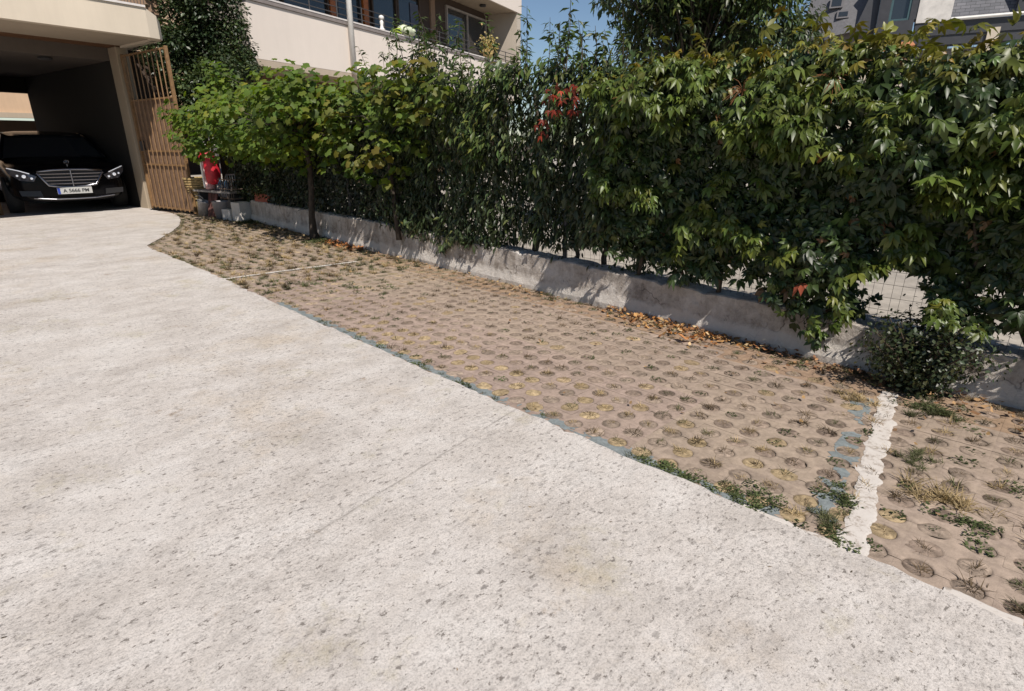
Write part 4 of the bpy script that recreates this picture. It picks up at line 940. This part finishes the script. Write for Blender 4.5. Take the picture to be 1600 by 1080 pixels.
# ---------------------------------------------------------------- black saloon car in the passage
def car():
    hd = R(44); F_ = Vector((math.sin(hd), -math.cos(hd), 0)); Lf = Vector((F_.y * -1, F_.x, 0))      # forward, car's left
    o = Vector((-8.23, 11.06, 0)); t = empty('saloon_car', o, 'black saloon car with a wide chrome grille parked nose out in the passage', 'car')
    W = lambda x, y, z: o + F_ * x + Lf * y + Vector((0, 0, z))
    paint = Mat('black_car_paint', (.004, .004, .005), .2, 0, .12); paint.b.inputs['Coat Weight'].default_value = .0; paint = paint.m
    chrome = Mat('chrome', (.26, .26, .28), .25, 1.).m; dark = plain('black_trim', (.012, .012, .013), .5); rubber = plain('rubber', (.015, .015, .015), .85)
    st = [(.0, .60, .30, .74), (-.05, .74, .24, .80), (-.18, .85, .21, .85), (-.5, .92, .20, .90), (-1.0, .945, .20, .95), (-1.55, .95, .20, 1.0), (-2.6, .95, .20, 1.0), (-3.6, .95, .20, 1.02), (-4.4, .93, .24, 1.05), (-4.9, .85, .28, 1.02), (-5.1, .68, .36, .92)]
    m = MB(); K = 0
    for x, hw, zb, zt in st:
        h = [(0, zb), (hw * .7, zb), (hw * .95, zb + .08), (hw, zb + .28), (hw, (zb + zt) / 2 + .06), (hw * .975, zt - .14), (hw * .9, zt - .035), (hw * .6, zt + .012), (hw * .25, zt + .03), (0, zt + .032)]
        ring = h + [(-y, z) for y, z in h[-2:0:-1]]; K = len(ring); m.v += [tuple(W(x, y, z)) for y, z in ring]
    for i in range(len(st) - 1):
        for k in range(K): m.f.append((i * K + k, (i + 1) * K + k, (i + 1) * K + (k + 1) % K, i * K + (k + 1) % K)); m.mi.append(0)
    m.f += [tuple(range(K)), tuple((len(st) - 1) * K + k for k in range(K - 1, -1, -1))]; m.mi += [0, 0]
    b = m.build('body', paint, t, smooth=True); sb = b.modifiers.new('sub', 'SUBSURF'); sb.levels = 2; sb.render_levels = 2
    # glasshouse and roof
    g = [(-1.42, .84, .84, .985, .99), (-2.18, .84, .665, .99, 1.40), (-2.9, .85, .66, 1.0, 1.455), (-3.6, .84, .63, 1.01, 1.40), (-4.45, .80, .78, 1.03, 1.05)]
    m = MB()
    for x, wb, wt, zb, zt in g: m.v += [tuple(W(x, s * y, z)) for s, y, z in ((-1, wb, zb), (-1, wt, zt), (-1, wt * .5, zt + .02), (1, wt * .5, zt + .02), (1, wt, zt), (1, wb, zb))]
    for i in range(4):
        for k in range(5): m.f.append((i * 6 + k, i * 6 + k + 1, i * 6 + 7 + k, i * 6 + 6 + k)); m.mi.append(0)
    m.build('windscreen', MAT['glass'], t)
    m = MB(); rs = [(-2.13, .64, 1.395), (-2.5, .67, 1.455), (-2.9, .675, 1.475), (-3.3, .66, 1.455), (-3.66, .62, 1.405)]
    for x, w, z in rs: m.v += [tuple(W(x, y, zz)) for y, zz in ((-w, z), (-w * .6, z + .03), (0, z + .038), (w * .6, z + .03), (w, z), (0, z - .03))]
    for i in range(4):
        for k in range(6): m.f.append((i * 6 + k, i * 6 + (k + 1) % 6, i * 6 + 6 + (k + 1) % 6, i * 6 + 6 + k)); m.mi.append(0)
    m.build('roof', paint, t, smooth=True)
    for s in (1, -1):
        m = MB(); m.tube([W(-1.38, s * .85, .99), W(-2.15, s * .675, 1.41), W(-2.9, s * .68, 1.47), W(-3.62, s * .64, 1.41), W(-4.4, s * .8, 1.05)], .028, 6); m.build('window_pillar', paint, t, smooth=True)
        m = MB(); m.lathe([(.02, -.055), (.10, -.05), (.125, 0), (.10, .05), (.02, .055)], W(-1.72, s * 1.03, 1.06), 12, Matrix.Rotation(math.pi / 2, 3, 'Y'), .62, 1.); m.tube([W(-1.74, s * .88, 1.02), W(-1.72, s * .98, 1.05)], .02, 6); m.build('wing_mirror', paint, t, smooth=True)
        for x in (-.95, -4.05):
            ax = Matrix((F_, Vector((0, 0, 1)), Lf)).transposed()
            m = MB(); m.lathe([(.20, -.12), (.335, -.11), (.345, 0), (.335, .11), (.20, .12)], W(x, s * .845, .345), 28, ax); wo = m.build('wheel', rubber, t, smooth=True)
            m = MB(); m.lathe([(.03, -.1), (.20, -.1), (.215, .1), (.03, .1)], W(x, s * .855, .345), 20, ax); m.build('rim', chrome, wo)
    # grille: chrome surround, five slats, upright bar
    gx = .035; outl = [(-.49, .785), (-.25, .80), (0, .805), (.25, .80), (.49, .785), (.50, .745), (.36, .53), (.18, .50), (0, .495), (-.18, .50), (-.36, .53), (-.50, .745)]
    m = MB(); m.prism([W(gx - .05, y, z) for y, z in outl], F_ * .045); gr = m.build('grille', dark, t)
    m = MB(); m.tube([W(gx + .012, y, z) for y, z in outl], .021, 8, closed=True); m.build('surround', chrome, gr, smooth=True)
    for k in range(4):
        z = .56 + k * .058; hw = .385 + (z - .53) * .50; m = MB(); m.tube([W(gx + .012, -hw, z), W(gx + .03, 0, z), W(gx + .012, hw, z)], [.010, .012, .010], 6); m.build('slat', chrome, gr)
    m = MB(); m.tube([W(gx + .04, 0, .50), W(gx + .045, 0, .80)], .013, 6); m.build('upright_bar', chrome, gr)
    # ornament: ring with three spokes on a short stem
    m = MB(); c = W(-.12, 0, .93); m.tube([c + Lf * (.036 * math.cos(a)) + Vector((0, 0, .036 * math.sin(a))) for a in [k * math.pi / 8 for k in range(16)]], .005, 6, closed=True)
    for a in (90, 210, 330): m.tube([c, c + Lf * (.035 * math.cos(R(a))) + Vector((0, 0, .035 * math.sin(R(a))))], [.007, .003], 6)
    m.tube([W(-.12, 0, .85), c - Vector((0, 0, .034))], .006, 6); m.build('bonnet_ornament', chrome, t)
    # headlights
    lens = Mat('headlight_lens', (.10, .10, .11), .08, .3, .8).m
    glint_lens = Mat('headlight_glint', (.9, .9, .95), .2); glint_lens.b.inputs['Emission Color'].default_value = (.95, .97, 1, 1); glint_lens.b.inputs['Emission Strength'].default_value = .3; glint_lens = glint_lens.m  # weak emission stands in for glints on the headlight glass
    for s in (1, -1):
        hl = [(.50, .70, .06), (.56, .61, .05), (.74, .63, -.02), (.87, .74, -.16), (.895, .83, -.28), (.80, .815, -.17), (.64, .76, -.01)]
        m = MB(); m.prism([W(x, s * y, z) for y, z, x in hl], F_ * .02 + Lf * (.01 * s)); h_ = m.build('headlight', lens, t, bevel=.006)
        m = MB(); m.tube([W(.045, s * .60, .745), W(-.03, s * .74, .80), W(-.20, s * .875, .84)], .008, 6); m.build('light_strip', glint_lens, h_)
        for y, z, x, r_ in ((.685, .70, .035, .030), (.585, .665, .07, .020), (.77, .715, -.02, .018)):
            m = MB(); m.lathe([(.004, 0), (r_, 0), (r_ * .8, .012), (.004, .018)], W(x, s * y, z), 14, Matrix((Lf, Vector((0, 0, 1)), F_)).transposed()); m.build('glint_lens', glint_lens, h_)
        m = MB(); m.prism([W(.02, s * .48, .34), W(-.04, s * .78, .36), W(-.06, s * .80, .45), W(.0, s * .50, .44)], F_ * .012); m.build('air_intake', dark, t)
    m = MB(); m.tube([W(.0, -.62, .315), W(.055, -.3, .285), W(.06, 0, .28), W(.055, .3, .285), W(.0, .62, .315)], .011, 6); m.build('bumper_strip', chrome, t)
    # number plate
    P_ = Frame((o.x, o.y), 0); P_.d = -Lf; P_.n = F_; P_.d = Lf
    m = MB(); m.box(P_, -.265, .265, .085, .093, .375, .49); pl = m.build('number_plate', plain('plate_white', (.40, .40, .385), .4, 0, .04), t)
    m = MB(); m.box(P_, -.262, -.222, .0932, .0945, .378, .487); m.build('blue_band', plain('plate_blue', (.02, .05, .30), .4), pl)
    cu = bpy.data.curves.new('plate_text', 'FONT'); cu.body = 'A 5666 PM'; cu.size = .088; cu.align_x = 'CENTER'; cu.extrude = .001; cu.offset = .0016
    tmp = bpy.data.objects.new('plate_text', cu); COL.objects.link(tmp); bpy.context.view_layer.update()
    me = bpy.data.meshes.new_from_object(tmp.evaluated_get(bpy.context.evaluated_depsgraph_get())); bpy.data.objects.remove(tmp)
    M4 = Matrix((Lf, Vector((0, 0, 1)), F_)).transposed().to_4x4(); M4.translation = W(.0948, .02, .402); me.transform(M4)
    put('lettering', me, dark, pl)
car()

# ---------------------------------------------------------------- clutter beside the gate
def flat(o, az): return Frame((o[0], o[1]), az)
C = flat((-5.75, 10.95), 122)          # runs from the gate towards the wall end
t = empty('plank_bench', C(.5, 0, 0), 'weathered grey plank bench with odds and ends beside the gate', 'bench')
m = MB(); m.box(C, -.12, 1.02, -.16, .13, .42, .455); m.build('seat', plain('grey_plank', (.30, .27, .25), .9, 0, .3, 14, .4), t, bevel=.006)
for a in (-.02, .9): m = MB(); m.box(C, a, a + .05, -.13, .10, -.02, .418); m.build('leg', MAT['rail'], t)
m = MB(); m.tube([C(.5, -.15, .46), C(.52, -.17, .72), C(.98, -.17, .74), C(1.05, -.16, .68), C(1.03, -.15, .46)], .014, 6); m.build('armrest', MAT['steel'], t, smooth=True)
m = MB(); 
for k in range(6): m.tube([C(.56 + k * .075, -.165, .46), C(.56 + k * .075, -.17, .73)], .006, 5)
m.build('slats', MAT['steel'], t)
redm = plain('red_nylon', (.50, .015, .03), .55, 0, .25, 12); 
t = empty('red_bag', C(.36, 0, .456), 'bright red padded bag with a white stripe standing on the plank bench', 'bag')
m = MB(); m.lathe([(.05, .10), (.115, .13), (.13, .25), (.13, .45), (.125, .52), (.09, .58), (.02, .60)], C(.40, .0, .456), 18); m.build('body', redm, t, smooth=True)
m = MB(); m.lathe([(.02, .0), (.10, .02), (.12, .08), (.11, .15), (.04, .19)], C(.24, -.02, .96), 14, None, 1.15, .9); m.lathe([(.02, .0), (.07, .02), (.09, .12), (.03, .28)], C(.21, -.03, .78), 12); m.build('flap', redm, t, smooth=True)
m = MB(); m.box(C, .262, .305, .06, .135, .50, .98); m.build('stripe', MAT['white'], t, bevel=.01)
m = MB(); m.lathe([(.03, 0), (.085, .02), (.09, .10), (.05, .14)], C(.31, .03, .456), 12); m.build('base', plain('white_red_cloth', (.5, .28, .27), .8, 0, .4, 30), t, smooth=True)
t = empty('pointed_stick', C(.25, -.1, .456), 'thin pale stick rising behind the red bag', 'stick')
m = MB(); m.tube([C(.24, -.12, .456), C(.25, -.13, 1.48)], [.010, .006], 6); m.build('shaft', MAT['white'], t); m = MB(); m.tube([C(.06, -.13, 1.28), C(.12, -.13, 1.15)], .012, 6); m.build('hook', MAT['white'], t)
MAT['navy'] = plain('navy_glass', (.02, .05, .09), .25)
for k in range(4):
    m = MB(); m.lathe([(.035, 0), (.038, .01), (.038, .13), (.014, .17), (.014, .21)], C(.58 + k * .085, .03 * (k % 2), .456), 10)
    props(m.build('bottle', MAT['navy'], smooth=True), 'dark blue bottle in the row on the bench beside the red bag', 'bottle', 'blue bottles on the bench')
t = empty('bucket', C(.08, .12, 0), 'grey metal bucket leaning under the left end of the bench', 'bucket')
ax = Matrix.Rotation(R(14), 3, 'Y'); m = MB(); m.lathe([(.09, 0), (.10, .0), (.135, .27), (.142, .28), (.128, .27), (.09, .02)], C(.10, .12, -.015), 16, ax); m.build('body', plain('zinc', (.33, .33, .34), .5, .5, .25, 18), t, smooth=True)
m = MB(); m.tube([C(.22, .12, .27), C(.2, .2, .36), C(.06, .2, .36), C(-.02, .12, .27)], .006, 5); m.build('handle', MAT['steel'], t)
for k, (a, b, cc) in enumerate(((.30, .40, .16), (.42, .50, .12), (.51, .58, .2))):
    m = MB(); m.prism([C(a, .17 + .03 * k, -.02), C(b, .17 + .03 * k, -.02), C(b - .08, .04, .40), C(a - .08, .04, .40)], C.n * -.025)
    props(m.build('board', plain('oxide_board', (cc * .75, cc * .3, cc * .24), .8, 0, .3, 20)), 'dark red-brown board leaning with others under the middle of the bench', 'board', 'boards under the bench')
t = empty('tub', C(.74, .1, 0), 'round pale grey tub under the right end of the bench', 'tub')
m = MB(); m.lathe([(.12, 0), (.13, .0), (.165, .30), (.175, .31), (.16, .30), (.12, .02)], C(.72, .12, -.02), 18); m.build('body', plain('grey_tub', (.27, .25, .25), .6), t, smooth=True)
blk = plain('aerated_block', (.60, .56, .51), .9, 0, .12, 20, .6)
m = MB(); m.box(C, .93, 1.17, .06, .28, -.02, .17); props(m.build('concrete_block', blk, bevel=.008), 'low white concrete block lying beside the grey tub', 'block', 'white blocks at the wall end')
m = MB(); m.box(C, 1.20, 1.44, .02, .26, -.02, .30); props(m.build('concrete_block', blk, bevel=.008), 'taller white concrete block against the end of the low wall', 'block', 'white blocks at the wall end')
t = empty('wicker_basket', C(-.3, -.1, 0), 'straw-coloured wicker basket behind the gate bars', 'basket')
m = MB()
for k in range(9): a0 = .14 + .012 * k; z0 = .28 + k * .045; m.tube([C(-.22 + a0 * math.cos(x), -.05 + a0 * math.sin(x), z0) for x in [i * math.pi / 10 for i in range(20)]], .022, 5, closed=True)
m.lathe([(.02, 0), (.12, 0), (.13, .27), (.02, .28)], C(-.22, -.05, -.02), 14); m.build('weave', plain('wicker', (.30, .21, .09), .9, 0, .4, 40), t)
t = empty('cart_rack', C(1.0, .0, 0), 'rusty wire rack with rounded corners at the end of the bench', 'rack')
m = MB()
for z in (.34, .5, .66): m.tube([C(.72, .12, z), C(1.10, .12, z), C(1.14, .06, z), C(1.12, -.06, z)], .008, 5)
for k in range(7): m.tube([C(.75 + k * .06, .12, .30), C(.75 + k * .06, .12, .70)], .005, 4)
m.build('wires', plain('rusty_wire', (.18, .13, .10), .7, .3), t)
m = MB(); m.lathe([(.02, -.02), (.09, -.02), (.10, 0), (.09, .02), (.02, .02)], C(1.02, .14, .22), 16, Matrix((C.d, Vector((0, 0, 1)), C.n)).transposed()); m.build('wheel', MAT['rail'], t)
t = empty('iron_hoop', C(.2, -.5, 0), 'bent iron hoop leaning on the dark wall behind the bench', 'hoop')
m = MB(); m.tube([C(-.05, -.45, .9), C(-.12, -.45, 1.2), C(.1, -.5, 1.55), C(.4, -.5, 1.72), C(.62, -.48, 1.62), C(.66, -.46, 1.35), C(.52, -.45, 1.12)], .014, 6); m.build('ring', MAT['steel'], t, smooth=True)
m = MB(); m.tube([C(-.14, -.4, -.02), C(-.14, -.42, 1.35)], .012, 6); m.build('prop', MAT['steel'], t)
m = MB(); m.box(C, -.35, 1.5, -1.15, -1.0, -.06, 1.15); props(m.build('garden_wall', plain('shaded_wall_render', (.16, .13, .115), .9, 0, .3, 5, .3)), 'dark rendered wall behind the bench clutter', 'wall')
t = empty('flower_planter', QP(9.85, wallp(9.85) + .1, .32), 'terracotta red trough with a low plant on the wall end', 'planter')
D = Frame((QP(9.85, wallp(9.85) + .1).x, QP(9.85, wallp(9.85) + .1).y), -45); m = MB(); m.prism([D(-.26, .07, .33), D(.26, .07, .33), D(.29, .09, .47), D(-.29, .09, .47)], D.n * -.16); m.build('trough', plain('red_clay', (.30, .08, .05), .8, 0, .25, 14), t, bevel=.006)
k = 500; P = np.array(D(0, 0, .50)) + rng.normal(0, 1, (k, 3)) * np.array([.13, .13, .035]); put('foliage', np_mesh('foliage', *scatter(*SMALL, P, rng.normal(0, .6, (k, 3)) + np.array([0, 0, 1.]), rng.normal(0, 1, (k, 3)), rng.uniform(.03, .06, k), tones(k, (.08, .10, .035), .4))), MAT['leaf'], t)
